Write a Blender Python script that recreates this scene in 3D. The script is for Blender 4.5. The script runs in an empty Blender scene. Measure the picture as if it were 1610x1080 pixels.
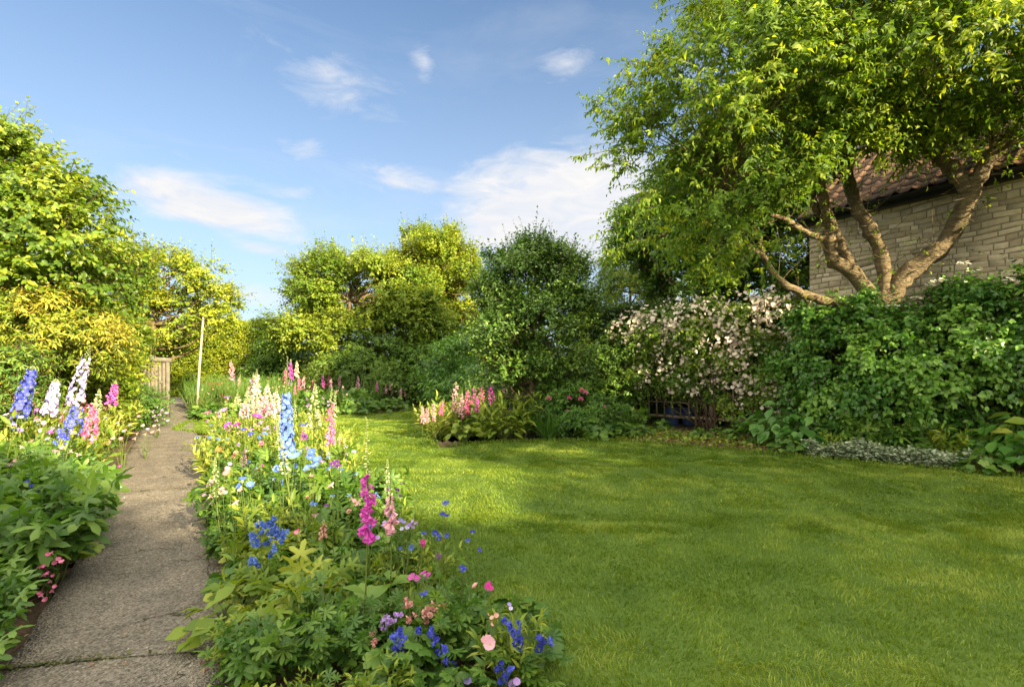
import bpy, math
import numpy as np
rad = math.radians
rng = np.random.default_rng(11)
scene = bpy.context.scene
COL = scene.collection

# ------------------------------------------------------------------ camera
FPX, HZ, EYE = 800.0, 575.0, 1.55          # focal length in photo pixels, horizon row, eye height
cd = bpy.data.cameras.new('camera'); cam = bpy.data.objects.new('camera', cd); COL.objects.link(cam)
cam.location = (0, 0, EYE); cam.rotation_euler = (rad(90), 0, 0)
cd.sensor_width = 36.0; cd.lens = 36.0 * FPX / 1610.0
cd.shift_y = (HZ - 540.0) / 1610.0
cd.clip_start = 0.05; cd.clip_end = 2000
scene.camera = cam

# ------------------------------------------------------------------ light
EXPO = 2.0
SUN_EL, SUN_X, SUN_Y = 21.5, 0.66, -0.75     # the sun is low, behind the camera's right shoulder
sun_az = math.atan2(SUN_X, SUN_Y)            # clockwise from +Y
sd = bpy.data.lights.new('sun', 'SUN'); sun = bpy.data.objects.new('sun', sd); COL.objects.link(sun)
sd.energy = 5.0; sd.angle = rad(0.6); sd.color = (1.0, 0.80, 0.48)
sun.rotation_euler = (rad(90 - SUN_EL), 0, math.pi - sun_az)
sun.location = (60, -30, 40)

scene.view_settings.view_transform = 'Standard'
try: scene.view_settings.look = 'None'
except Exception: pass
scene.view_settings.exposure = EXPO; scene.view_settings.gamma = 1.0
cy = scene.cycles
cy.max_bounces = 6; cy.diffuse_bounces = 4; cy.glossy_bounces = 2; cy.transmission_bounces = 3
cy.transparent_max_bounces = 4; cy.caustics_reflective = False; cy.caustics_refractive = False
cy.sample_clamp_indirect = 6.0
cy.use_denoising = True
try: cy.denoiser = 'OPENIMAGEDENOISE'
except Exception: pass

# sky: Nishita with soft procedural cloud
W = bpy.data.worlds.new('World'); scene.world = W; W.use_nodes = True
nt = W.node_tree; nt.nodes.clear()
def N(t, **k):
    n = nt.nodes.new(t)
    for a, b in k.items(): setattr(n, a, b)
    return n
def lk(a, b): nt.links.new(a, b)
def mth(op, a, b=None, c=None, clamp=False):
    n = N('ShaderNodeMath', operation=op); n.use_clamp = clamp
    for i, v in enumerate((a, b, c)):
        if v is None: continue
        if isinstance(v, (int, float)): n.inputs[i].default_value = v
        else: lk(v, n.inputs[i])
    return n.outputs[0]
sky = N('ShaderNodeTexSky', sky_type='NISHITA')
sky.sun_disc = False; sky.sun_elevation = rad(SUN_EL); sky.sun_rotation = sun_az
sky.air_density = 0.75; sky.dust_density = 0.35; sky.ozone_density = 1.3; sky.altitude = 100
tc = N('ShaderNodeTexCoord'); sep = N('ShaderNodeSeparateXYZ'); lk(tc.outputs['Generated'], sep.inputs[0])
sx, sy, sz = sep.outputs
az = mth('ARCTAN2', sx, sy); el = mth('ARCSINE', sz)
def cloud_noise(sxy, szz, scale, detail, rough, dist=0.0, off=0.0):
    mp = N('ShaderNodeMapping'); lk(tc.outputs['Generated'], mp.inputs[0])
    mp.inputs['Scale'].default_value = (sxy, sxy, szz); mp.inputs['Location'].default_value = (off, off * .7, off * 1.3)
    n = N('ShaderNodeTexNoise'); lk(mp.outputs[0], n.inputs['Vector'])
    n.inputs['Scale'].default_value = scale; n.inputs['Detail'].default_value = detail
    n.inputs['Roughness'].default_value = rough; n.inputs['Distortion'].default_value = dist
    return n.outputs[0]
n1 = cloud_noise(1.0, 2.6, 4.2, 8, 0.62, 0.5)
n2 = cloud_noise(1.0, 3.2, 9.0, 7, 0.6, 0.8, 3.1)
n3 = cloud_noise(1.0, 4.5, 2.2, 6, 0.58, 0.6, 7.7)
def blob(px, py, rx, ry, amp, tilt=0.0):
    # a cloud bank standing at a compass direction and a height above the horizon
    X, Z = (px - 805) / FPX, (HZ - py) / FPX
    a0, e0 = math.atan2(X, 1), math.atan2(Z, math.hypot(X, 1))
    ra, re = rx / FPX * math.cos(a0) ** 2, ry / FPX * math.cos(a0)
    da = mth('SUBTRACT', az, a0); de = mth('SUBTRACT', el, e0)
    de = mth('ADD', de, mth('MULTIPLY', da, tilt))
    u = mth('DIVIDE', da, ra); v = mth('DIVIDE', de, re)
    r = mth('SQRT', mth('ADD', mth('MULTIPLY', u, u), mth('MULTIPLY', v, v)))
    return mth('MULTIPLY', mth('SUBTRACT', 1.0, r, clamp=True), amp)
BL = [(890, 330, 270, 125, 2.3, 0.0), (330, 325, 270, 55, 1.7, .12), (430, 297, 170, 24, .95, 0), (455, 228, 110, 40, .9, .0),
      (520, 125, 190, 95, .62, .25), (640, 288, 150, 40, .85, .1), (405, 390, 105, 22, 1.1, .05), (890, 95, 140, 50, .7, -.35),
      (410, 465, 180, 45, .9, 0), (668, 100, 40, 40, .75, 0), (1250, 250, 330, 150, .8, 0), (395, 25, 50, 22, .36, .3), (840, 152, 60, 20, .36, .1), (260, 240, 110, 20, .32, .2)]
tot = None
for b in BL:
    o = blob(*b); tot = o if tot is None else mth('MAXIMUM', tot, o)
nz = mth('ADD', mth('MULTIPLY', n1, 0.6), mth('MULTIPLY', n2, 0.4))
nzc = mth('MULTIPLY', mth('SUBTRACT', nz, 0.5), 3.2)
m1 = mth('MULTIPLY', mth('SUBTRACT', mth('ADD', tot, nzc), 0.42), 1.25, clamp=True)
m1 = mth('MULTIPLY', m1, mth('MULTIPLY', tot, 1.6, clamp=True))
# faint high veil everywhere
m2 = mth('MULTIPLY', mth('SUBTRACT', n3, 0.50), 0.8, clamp=True)
mask = mth('MAXIMUM', m1, m2)
# milky air low over the horizon
low = mth('MULTIPLY', mth('POWER', mth('SUBTRACT', 1.0, mth('MULTIPLY', sz, 1.2), clamp=True), 1.55), 0.94)
shade = N('ShaderNodeMix', data_type='RGBA'); lk(mth('MULTIPLY', mth('SUBTRACT', n2, 0.38), 3.0, clamp=True), shade.inputs[0])
SK = 0.055
cw = 1.02 / 2 ** EXPO / SK
shade.inputs[6].default_value = (cw * .80, cw * .84, cw * .92, 1); shade.inputs[7].default_value = (cw, cw * .97, cw * .94, 1)
mx = N('ShaderNodeMix', data_type='RGBA'); lk(mask, mx.inputs[0]); hz_ = N('ShaderNodeMix', data_type='RGBA'); lk(low, hz_.inputs[0]); hz_.inputs[7].default_value = (cw * .74, cw * .845, cw * .92, 1); lk(shade.outputs[2], mx.inputs[7])
wb_ = N('ShaderNodeMix', data_type='RGBA', blend_type='MULTIPLY'); wb_.inputs[0].default_value = 1; lk(sky.outputs[0], wb_.inputs[6]); wb_.inputs[7].default_value = (.60, .90, 1.06, 1); lk(wb_.outputs[2], hz_.inputs[6]); lk(hz_.outputs[2], mx.inputs[6])
# bright broken cloud added out of view overhead and behind, to fill the shade
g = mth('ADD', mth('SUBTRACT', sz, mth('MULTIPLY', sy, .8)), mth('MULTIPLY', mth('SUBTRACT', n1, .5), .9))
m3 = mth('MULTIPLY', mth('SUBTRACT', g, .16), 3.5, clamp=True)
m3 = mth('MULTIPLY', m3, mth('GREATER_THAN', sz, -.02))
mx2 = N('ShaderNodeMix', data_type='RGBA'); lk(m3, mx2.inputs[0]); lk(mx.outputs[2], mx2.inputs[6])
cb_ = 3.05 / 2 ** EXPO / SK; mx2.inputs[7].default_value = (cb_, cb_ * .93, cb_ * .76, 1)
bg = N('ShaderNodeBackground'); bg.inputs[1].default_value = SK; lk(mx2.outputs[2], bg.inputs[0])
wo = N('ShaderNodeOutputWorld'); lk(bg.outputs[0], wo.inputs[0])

# ------------------------------------------------------------------ materials
def new_mat(name):
    m = bpy.data.materials.new(name); m.use_nodes = True; t = m.node_tree; t.nodes.clear(); return m, t
def leaf_mat(name, c0, c1, c2=None, trans=0.35, tcol=None, rough=0.5, spec=0.35, veins=0.0):
    """per-leaf colour between c0 (v=0), c1 (v=.6) and c2 (v=1); light passes through the blade"""
    m, t = new_mat(name); nd, L = t.nodes, t.links
    at = nd.new('ShaderNodeAttribute'); at.attribute_name = 'v'
    cr = nd.new('ShaderNodeValToRGB'); L.new(at.outputs['Fac'], cr.inputs[0])
    c2 = c2 or c1
    e = cr.color_ramp.elements; e[0].color = (*c0, 1); e[0].position = 0.0; e[1].color = (*c2, 1); e[1].position = 1.0
    k = e.new(0.6); k.color = (*c1, 1)
    p = nd.new('ShaderNodeBsdfPrincipled'); L.new(cr.outputs[0], p.inputs['Base Color'])
    p.inputs['Roughness'].default_value = rough; p.inputs['Specular IOR Level'].default_value = spec
    tr = nd.new('ShaderNodeBsdfTranslucent')
    mu = nd.new('ShaderNodeMix'); mu.data_type = 'RGBA'; mu.blend_type = 'MULTIPLY'; mu.inputs[0].default_value = 1.0
    L.new(cr.outputs[0], mu.inputs[6]); tcol = tcol or (1.9, 1.7, .75); mu.inputs[7].default_value = (*tcol, 1)
    L.new(mu.outputs[2], tr.inputs[0])
    ms = nd.new('ShaderNodeMixShader'); ms.inputs[0].default_value = trans
    L.new(p.outputs[0], ms.inputs[1]); L.new(tr.outputs[0], ms.inputs[2])
    o = nd.new('ShaderNodeOutputMaterial'); L.new(ms.outputs[0], o.inputs[0])
    return m
def noise_mat(name, cols, scale=8.0, detail=6, rough=0.85, bump=0.3, bscale=None, stretch=(1, 1, 1), attr=None, spec=0.3, dist=0.0, attr_amt=0.5, bdist=0.02):
    m, t = new_mat(name); nd, L = t.nodes, t.links
    tcn = nd.new('ShaderNodeTexCoord'); mp = nd.new('ShaderNodeMapping'); mp.inputs['Scale'].default_value = stretch
    L.new(tcn.outputs['Object'], mp.inputs[0])
    nz = nd.new('ShaderNodeTexNoise'); nz.inputs['Scale'].default_value = scale; nz.inputs['Detail'].default_value = detail
    nz.inputs['Distortion'].default_value = dist
    L.new(mp.outputs[0], nz.inputs['Vector'])
    fac = nz.outputs[0]
    if attr:
        at = nd.new('ShaderNodeAttribute'); at.attribute_name = 'v'
        mm = nd.new('ShaderNodeMix'); mm.data_type = 'FLOAT'; mm.inputs[0].default_value = attr_amt
        L.new(fac, mm.inputs[2]); L.new(at.outputs['Fac'], mm.inputs[3]); fac = mm.outputs[0]
    cr = nd.new('ShaderNodeValToRGB'); L.new(fac, cr.inputs[0]); e = cr.color_ramp.elements
    n = len(cols); e[0].position = .25; e[0].color = (*cols[0], 1); e[1].position = .75; e[1].color = (*cols[-1], 1)
    for i in range(1, n - 1):
        k = e.new(.25 + .5 * i / (n - 1)); k.color = (*cols[i], 1)
    p = nd.new('ShaderNodeBsdfPrincipled'); L.new(cr.outputs[0], p.inputs['Base Color'])
    p.inputs['Roughness'].default_value = rough; p.inputs['Specular IOR Level'].default_value = spec
    if bump:
        n2 = nd.new('ShaderNodeTexNoise'); n2.inputs['Scale'].default_value = bscale or scale * 3; n2.inputs['Detail'].default_value = 6
        L.new(mp.outputs[0], n2.inputs['Vector'])
        b = nd.new('ShaderNodeBump'); b.inputs['Strength'].default_value = bump; b.inputs['Distance'].default_value = bdist
        L.new(n2.outputs[0], b.inputs['Height']); L.new(b.outputs[0], p.inputs['Normal'])
    o = nd.new('ShaderNodeOutputMaterial'); L.new(p.outputs[0], o.inputs[0]); return m
def petal_mat(name, c0, c1, trans=0.25):
    return leaf_mat(name, c0, c1, None, trans, (1.1, 1.1, 1.1), 0.6, 0.2)

# ------------------------------------------------------------------ mesh buffer
class Buf:
    def __init__(s): s.V = []; s.n = 0; s.F = []
    def add(s, v, f, mat=0, val=0.5):
        v = np.asarray(v, float).reshape(-1, 3); f = np.asarray(f, np.int64)
        if len(v) == 0 or len(f) == 0: return
        s.V.append(v); nf = len(f)
        val = np.broadcast_to(np.asarray(val, float), (nf,)); mt = np.broadcast_to(np.asarray(mat), (nf,))
        s.F.append((f + s.n, mt, val)); s.n += len(v)
    def build(s, name, mats, parent=None, smooth=False, loc=None):
        me = bpy.data.meshes.new(name)
        if s.n:
            V = np.concatenate(s.V)
            if loc is not None: V = V - np.asarray(loc, float)
            me.vertices.add(len(V)); me.vertices.foreach_set('co', V.astype(np.float32).ravel())
            loops = np.concatenate([f.ravel() for f, _, _ in s.F]); sizes = np.concatenate([np.full(len(f), f.shape[1]) for f, _, _ in s.F])
            me.loops.add(len(loops)); me.loops.foreach_set('vertex_index', loops.astype(np.int32))
            me.polygons.add(len(sizes)); st = np.concatenate([[0], np.cumsum(sizes)[:-1]])
            me.polygons.foreach_set('loop_start', st.astype(np.int32))
            me.polygons.foreach_set('material_index', np.concatenate([m for _, m, _ in s.F]).astype(np.int32))
            if smooth: me.polygons.foreach_set('use_smooth', np.ones(len(sizes), bool))
            me.update(calc_edges=True)
            a = me.attributes.new('v', 'FLOAT', 'FACE'); a.data.foreach_set('value', np.concatenate([x for _, _, x in s.F]).astype(np.float32))
        for m in (mats if isinstance(mats, (list, tuple)) else [mats]): me.materials.append(m)
        o = bpy.data.objects.new(name, me); COL.objects.link(o)
        if loc is not None: o.location = loc
        if parent: o.parent = parent
        return o
def tag(o, label=None, cat=None, group=None, kind=None):
    if label: o['label'] = label
    if cat: o['category'] = cat
    if group: o['group'] = group
    if kind: o['kind'] = kind
    return o
def empty(name, loc=(0, 0, 0), rz=0, label=None, cat=None, group=None):
    o = bpy.data.objects.new(name, None); COL.objects.link(o); o.location = loc; o.rotation_euler = (0, 0, rz)
    o.empty_display_size = .1
    return tag(o, label, cat, group)
def copy_tree(root, loc, rz=0, s=1.0, label=None, group=None, tilt=(0, 0)):
    def rec(o, par):
        c = o.copy(); COL.objects.link(c)
        if par: c.parent = par
        for ch in list(o.children): rec(ch, c)
        return c
    c = rec(root, None); c.location = loc; c.rotation_euler = (tilt[0], tilt[1], rz)
    c.scale = (s, s, s) if isinstance(s, (int, float)) else s
    if label: c['label'] = label
    if group: c['group'] = group
    return c

def nrm(a): return a / np.maximum(np.linalg.norm(a, axis=-1, keepdims=True), 1e-9)
def basis(y, zh):
    y = nrm(y); x = np.cross(y, zh); bad = np.linalg.norm(x, axis=-1) < 1e-4
    if bad.any(): x[bad] = np.cross(y[bad], np.array([1, .1, 0.]))
    x = nrm(x); z = np.cross(x, y); return np.stack([x, y, z], -1)      # columns
def inst(buf, T, pos, R, s, mat=0, val=0.5):
    """T = (verts, faces): stamp the template at every pos with basis R and scale s ((N,) or (N,3))"""
    V, F = T; n = len(pos)
    if n == 0: return
    s = np.asarray(s, float)
    if s.ndim == 0: s = np.full(n, float(s))
    if s.ndim == 1: s = np.repeat(s[:, None], 3, 1)
    P = np.einsum('nij,nkj->nki', R, V[None] * s[:, None, :]) + pos[:, None, :]
    F2 = F[None] + (np.arange(n) * len(V))[:, None, None]
    val = np.broadcast_to(np.asarray(val, float), (n,))
    mat = np.asarray(mat)
    m = np.tile(mat, n) if mat.ndim else int(mat)
    buf.add(P.reshape(-1, 3), F2.reshape(-1, F.shape[1]), m, np.repeat(val, len(F)))
def rdir(n, r=rng): return nrm(r.normal(size=(n, 3)))
def tube(buf, pts, radii, sides=8, mat=0, val=0.5, cap=True, wob=0.0, r=rng):
    P = np.asarray(pts, float); n = len(P); radii = np.broadcast_to(np.asarray(radii, float), (n,))
    T = np.gradient(P, axis=0); T = nrm(T)
    up = np.array([0, 0, 1.]) if abs(T[0, 2]) < .9 else np.array([1., 0, 0])
    x = nrm(np.cross(T[0], up)); X = [x]
    for i in range(1, n):
        x = X[-1] - T[i] * np.dot(X[-1], T[i]); X.append(x / np.linalg.norm(x))
    X = np.array(X); Y = np.cross(T, X)
    a = np.linspace(0, 2 * np.pi, sides, endpoint=False)
    rr = radii[:, None] * (1 + (wob * r.normal(size=(n, sides)) if wob else 0))
    V = P[:, None] + rr[..., None] * (X[:, None] * np.cos(a)[None, :, None] + Y[:, None] * np.sin(a)[None, :, None])
    V = V.reshape(-1, 3); i = np.arange(n - 1)[:, None] * sides; j = np.arange(sides)[None]; k = (j + 1) % sides
    F = np.stack([i + j, i + k, i + sides + k, i + sides + j], -1).reshape(-1, 4)
    buf.add(V, F, mat, val)
    if cap:
        for e, idx in ((0, np.arange(sides)[::-1]), (n - 1, np.arange(sides))):
            vv = V[e * sides + idx]; c = P[e][None]
            f = np.stack([np.full(sides, sides), np.arange(sides), (np.arange(sides) + 1) % sides], -1)
            buf.add(np.concatenate([vv, c]), f, mat, val)
def spline(pts, n=16):
    """Catmull-Rom through the points"""
    P = np.asarray(pts, float); P = np.concatenate([[2 * P[0] - P[1]], P, [2 * P[-1] - P[-2]]])
    out = []; m = len(P) - 3; per = max(2, n // m)
    for i in range(m):
        for t in np.linspace(0, 1, per, endpoint=(i == m - 1)):
            a, b, c, d = P[i:i + 4]
            out.append(.5 * ((2 * b) + (-a + c) * t + (2 * a - 5 * b + 4 * c - d) * t * t + (-a + 3 * b - 3 * c + d) * t ** 3))
    return np.array(out)
def thin_stems(buf, P0, P1, P2, r, mat=0, val=0.5):
    """3-sided two-piece stems, all at once"""
    n = len(P0)
    if n == 0: return
    r = np.broadcast_to(np.asarray(r, float), (n,))[:, None]
    d = nrm(P2 - P0); R = basis(d, np.tile([0.3, 0.2, 1.], (n, 1))); x, z = R[:, :, 0], R[:, :, 2]
    ring = [x, -.5 * x + .87 * z, -.5 * x - .87 * z]
    V = np.stack([P0 + r * k for k in ring] + [P1 + r * .75 * k for k in ring] + [P2 + r * .3 * k for k in ring], 1)
    F = np.array([[a + o, b + o, b + 3 + o, a + 3 + o] for o in (0, 3) for a, b in ((0, 1), (1, 2), (2, 0))])
    buf.add(V.reshape(-1, 3), (F[None] + (np.arange(n) * 9)[:, None, None]).reshape(-1, 4), mat, val)
def box(buf, c, half, mat=0, val=.5, ang=0.0, axes=None):
    V = np.array([[x, y, z] for z in (-1, 1) for y in (-1, 1) for x in (-1, 1)], float) * np.asarray(half)
    if axes is not None: V = V @ np.asarray(axes, float)
    elif ang: ca, sa = math.cos(ang), math.sin(ang); V = V @ np.array([[ca, sa, 0], [-sa, ca, 0], [0, 0, 1]])
    buf.add(V + np.asarray(c, float), [[0, 2, 3, 1], [4, 5, 7, 6], [0, 1, 5, 4], [2, 6, 7, 3], [0, 4, 6, 2], [1, 3, 7, 5]], mat, val)

# value noise in the plane
_G = np.random.default_rng(5).random((64, 64))
def vnoise(x, y, s):
    x = np.asarray(x) / s + 200; y = np.asarray(y) / s + 200; i = np.floor(x).astype(int); j = np.floor(y).astype(int)
    fx = x - i; fy = y - j; fx = fx * fx * (3 - 2 * fx); fy = fy * fy * (3 - 2 * fy); g = lambda a, b: _G[a % 64, b % 64]
    return (g(i, j) * (1 - fx) + g(i + 1, j) * fx) * (1 - fy) + (g(i, j + 1) * (1 - fx) + g(i + 1, j + 1) * fx) * fy
def inpoly(x, y, poly):
    ins = np.zeros(len(x), bool); P = np.asarray(poly, float); j = len(P) - 1
    for i in range(len(P)):
        c = ((P[i, 1] > y) != (P[j, 1] > y)); den = (P[j, 1] - P[i, 1]) or 1e-9
        ins ^= c & (x < (P[j, 0] - P[i, 0]) * (y - P[i, 1]) / den + P[i, 0]); j = i
    return ins
def scatter(poly, n, r=rng):
    P = np.asarray(poly); lo, hi = P.min(0), P.max(0); out = np.zeros((0, 2))
    while len(out) < n:
        q = lo + r.random((n * 2, 2)) * (hi - lo); out = np.concatenate([out, q[inpoly(q[:, 0], q[:, 1], poly)]])
    return out[:n]
def at(px, py, d): return np.array([(px - 805) / FPX * d, d, EYE + (HZ - py) / FPX * d])
def ground(px, py): d = FPX * EYE / (py - HZ); return np.array([(px - 805) / FPX * d, d])

# ------------------------------------------------------------------ leaf and flower templates (y = along, z = face)
def tri(V, F): return np.array(V, float), np.array(F)
L_FAR = tri([(0, 0, 0), (-.3, .45, .09), (0, 1, -.06), (.3, .45, .09)], [(0, 3, 2), (0, 2, 1)])
L_OVAL = tri([(0, 0, 0), (-.22, .25, .07), (-.3, .55, .06), (0, 1, -.14), (.3, .55, .06), (.22, .25, .07), (0, .3, 0), (0, .62, -.02)],
             [(0, 5, 6), (0, 6, 1), (6, 5, 4), (6, 4, 7), (6, 7, 2), (6, 2, 1), (7, 4, 3), (7, 3, 2)])
L_LANCE = tri([(0, 0, 0), (-.13, .3, .05), (-.11, .65, 0), (0, 1, -.22), (.11, .65, 0), (.13, .3, .05), (0, .32, 0), (0, .66, -.05)],
              [(0, 5, 6), (0, 6, 1), (6, 5, 4), (6, 4, 7), (6, 7, 2), (6, 2, 1), (7, 4, 3), (7, 3, 2)])
L_CHERRY = tri([(0, 0, 0), (-.15, .22, .05), (-.20, .5, .05), (0, 1, -.30), (.20, .5, .05), (.15, .22, .05), (0, .3, 0), (0, .62, -.06)],
             [(0, 5, 6), (0, 6, 1), (6, 5, 4), (6, 4, 7), (6, 7, 2), (6, 2, 1), (7, 4, 3), (7, 3, 2)])
L_BLADE = tri([(-.02, 0, 0), (.02, 0, 0), (-.022, .4, .1), (.022, .4, .1), (-.016, .75, .06), (.016, .75, .06), (0, 1, -.12)],
              [(0, 1, 3), (0, 3, 2), (2, 3, 5), (2, 5, 4), (4, 5, 6)])
def palmate(lobes=5, deep=.5, teeth=.12, spread=150):
    a0 = rad(spread); out = []
    m = lobes * 6
    for i in range(m + 1):
        a = -a0 + 2 * a0 * i / m; ph = (i % 6) / 6.0
        r = (1 - deep) + deep * abs(math.sin(math.pi * ph)) ** .8
        if i % 2 and ph not in (0,): r += teeth
        r *= .62 * (1 - .3 * (abs(a) / a0) ** 2)
        out.append((math.sin(a) * r, .18 + math.cos(a) * r, -.28 * r * r + .03 * math.cos(i * 1.9)))
    V = [(0, .12, .03)] + out
    return tri(V, [(0, i + 1, i + 2)[::-1] for i in range(m)])
def acute(lobes=5, spread=150, w=.42, deep=.36, side=.30):
    a0 = rad(spread); V = [(0, .12, .03)]; F = []
    for i in range(lobes):
        a = -a0 * .82 + 2 * a0 * .82 * i / (lobes - 1); L = .78 * (1 - .28 * (abs(a) / a0) ** 1.6); da = a0 * .82 * 2 / (lobes - 1) / 2
        P = lambda r, t, z: (math.sin(t) * r, .14 + math.cos(t) * r, z)
        b = len(V)
        V += [P(deep * .62, a - da, .0), P(L * .62, a - w * .62, -.03), P(L * .78, a - w * .52, -.11), P(L, a, -.2), P(L * .78, a + w * .52, -.11), P(L * .62, a + w * .62, -.03), P(deep * .62, a + da, .0), P(L * .5, a, .03)]
        F += [(0, b + 7, b), (b, b + 7, b + 1), (b + 1, b + 7, b + 2), (b + 2, b + 7, b + 3), (b + 3, b + 7, b + 4), (b + 4, b + 7, b + 5), (b + 5, b + 7, b + 6), (b + 6, b + 7, 0)]
    return tri(V, [f[::-1] for f in F])
L_PALM = acute(5)
L_LOBED = palmate(5, .28, .06, 160)
L_FINE = palmate(7, .82, .04, 160)
def petals(n, ln, w, cup, notch=0.0, inner=0.0, cz=0.0):
    V, F = [], []
    for i in range(n):
        a = 2 * math.pi * i / n; ca, sa = math.cos(a), math.sin(a); b = len(V)
        for (r, t, z) in ((inner, 0, cz), (ln * .55, -w, cup * .4), (ln * .55, w, cup * .4), (ln, -w * .7, cup), (ln - notch, 0, cup * .95), (ln, w * .7, cup)):
            V.append((r * ca - t * sa, r * sa + t * ca, z + cz * 0))
        F += [(b, b + 2, b + 1), (b + 1, b + 2, b + 4), (b + 1, b + 4, b + 3), (b + 2, b + 5, b + 4)]
    return tri(V, F)
FL5 = petals(5, .5, .26, .12)                      # open five-petalled flower, z is the face
FL_CUP = petals(5, .42, .28, .34)
FL_CORN = petals(14, .5, .055, .26, .18, .05)
FL_CORN2 = petals(8, .26, .07, .34, .1, .02)
FL_POPPY = petals(6, .5, .32, .22)
def bell():
    V, F = [], []; s = 7
    for y, r in ((0, .10), (.25, .17), (.7, .21), (.92, .30), (1.0, .36)):
        for k in range(s):
            a = 2 * math.pi * k / s; V.append((r * math.cos(a), y + (.06 * math.sin(a) if y > .9 else 0), r * math.sin(a)))
    for i in range(4):
        for k in range(s):
            a, b = i * s + k, i * s + (k + 1) % s; F += [(a, b, b + s), (a, b + s, a + s)]
    return tri(V, F)
BELL = bell()
def bud():
    V, F = [(0, 0, 0)], []; s = 5
    for y, r in ((.3, .22), (.7, .2)):
        for k in range(s): a = 2 * math.pi * k / s; V.append((r * math.cos(a), y, r * math.sin(a)))
    V.append((0, 1, 0))
    for k in range(s):
        b = (k + 1) % s; F += [(0, 1 + b, 1 + k), (1 + k, 1 + b, 6 + b), (1 + k, 6 + b, 6 + k), (6 + k, 6 + b, 11)]
    return tri(V, F)
BUD = bud()

# ------------------------------------------------------------------ foliage growers
def twig_leaves(buf, B, D, Ln, nl, T, size, droop=.25, ldroop=.3, mat=0, tmat=1, tr=.004, vlo=0, vhi=1, start=.15, side=.9, twig=True, r=rng, stiff=.5, vals=None, upn=1.0, outw=0.0):
    n = len(B); D = nrm(D); Ln = np.broadcast_to(np.asarray(Ln, float), (n,))
    g = np.zeros((n, 3)); g[:, 2] = -droop
    pos = lambda u: B + D * (Ln * u)[:, None] + g * (Ln * u * u)[:, None]
    if twig: thin_stems(buf, B, pos(np.full(n, .5)), pos(np.ones(n)), tr * (.6 + .8 * r.random(n)), tmat, r.random())
    sd = nrm(np.cross(D, np.array([0, 0, 1.]) + .4 * r.normal(size=(n, 3))))
    for k in range(nl):
        u = np.clip(start + (1 - start) * (k + 1) / nl + r.normal(size=n) * .04, .02, 1.02)
        tan = nrm(D + 2 * g * u[:, None]); s = (1 if k % 2 else -1)
        last = (k == nl - 1)
        ph = r.normal(size=n) * .7
        sv = sd * np.cos(ph)[:, None] + np.cross(tan, sd) * np.sin(ph)[:, None]
        ld = nrm(tan * (1.0 if last else stiff) + s * sv * (0.15 if last else side) + np.array([0, 0, -ldroop]) + .25 * r.normal(size=(n, 3)))
        up = nrm(np.array([0, 0, upn]) + .45 * r.normal(size=(n, 3)) + .25 * tan + outw * D)
        R = basis(ld, up); R = R if True else R
        v = vlo + (vhi - vlo) * (r.random(n) if vals is None else np.clip(vals + .22 * r.normal(size=n), 0, 1))
        inst(buf, T, pos(u), R, size * (.65 + .6 * r.random(n)) * (1 - .25 * (u > .8)), mat, v)

def crown(buf, ells, n_clump, n_twig, tw_len, nl, T, size, clump_r=(.28, .42), up=.35, droop=.25, ldroop=.35, mat=0, tmat=1, shell=(.55, .98), tr=.004, seed=1, r=None, stiff=.5, upn=.55, outw=.6, vspread=1.0, lead=0.06, keep=None):
    """clumps of twigs laid through ellipsoids; returns clump centres for the limbs"""
    r = r or np.random.default_rng(seed); E = np.array(ells, float); w = (E[:, 3] * E[:, 4] + E[:, 4] * E[:, 5] + E[:, 3] * E[:, 5])
    w = w / w.sum(); C = []; per = max(1, int(n_twig * 1.7 / n_clump))
    AB, AD, AL, AV = [], [], [], []
    while len(C) < n_clump:
        e = E[r.choice(len(E), p=w)]; d = rdir(1, r)[0]
        if d[2] < -.5 and r.random() < .5: continue
        rr = shell[0] + (shell[1] - shell[0]) * r.random() ** .6
        c = e[:3] + d * e[3:6] * rr
        inside = (((c - E[:, :3]) / E[:, 3:6]) ** 2).sum(1) ** .5
        if (inside < .5).any(): continue
        C.append(c)
        cr = (clump_r[0] + (clump_r[1] - clump_r[0]) * r.random()) * min(e[3:6]) ** .5 * 1.2
        k = max(2, int(per * (.6 + .8 * r.random()))); dd = rdir(k, r)
        base = c + dd * cr * (r.random(k) ** .5)[:, None] * np.array([1, 1, .75])
        out = nrm((base - e[:3]) / e[3:6] ** 1.0)
        dirs = nrm(out * .8 + dd * .55 + np.array([0, 0, up]) + .3 * r.normal(size=(k, 3)))
        L = tw_len * (.6 + .8 * r.random(k)); ld = r.random(k) < lead; L[ld] *= 1.7
        AB.append(base); AD.append(dirs); AL.append(L); AV.append(np.full(k, .5 + vspread * (r.random() - .5) * .8))
    B, D, L, Vv = map(np.concatenate, (AB, AD, AL, AV))
    if keep is not None: kk = keep(B); B, D, L, Vv = B[kk], D[kk], L[kk], Vv[kk]; C = [c for c in C if keep(c[None])[0]]
    twig_leaves(buf, B, D, L, nl, T, size, droop, ldroop, mat, tmat, tr, r=r, stiff=stiff, vals=Vv, upn=upn, outw=outw)
    return np.array(C)
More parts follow.
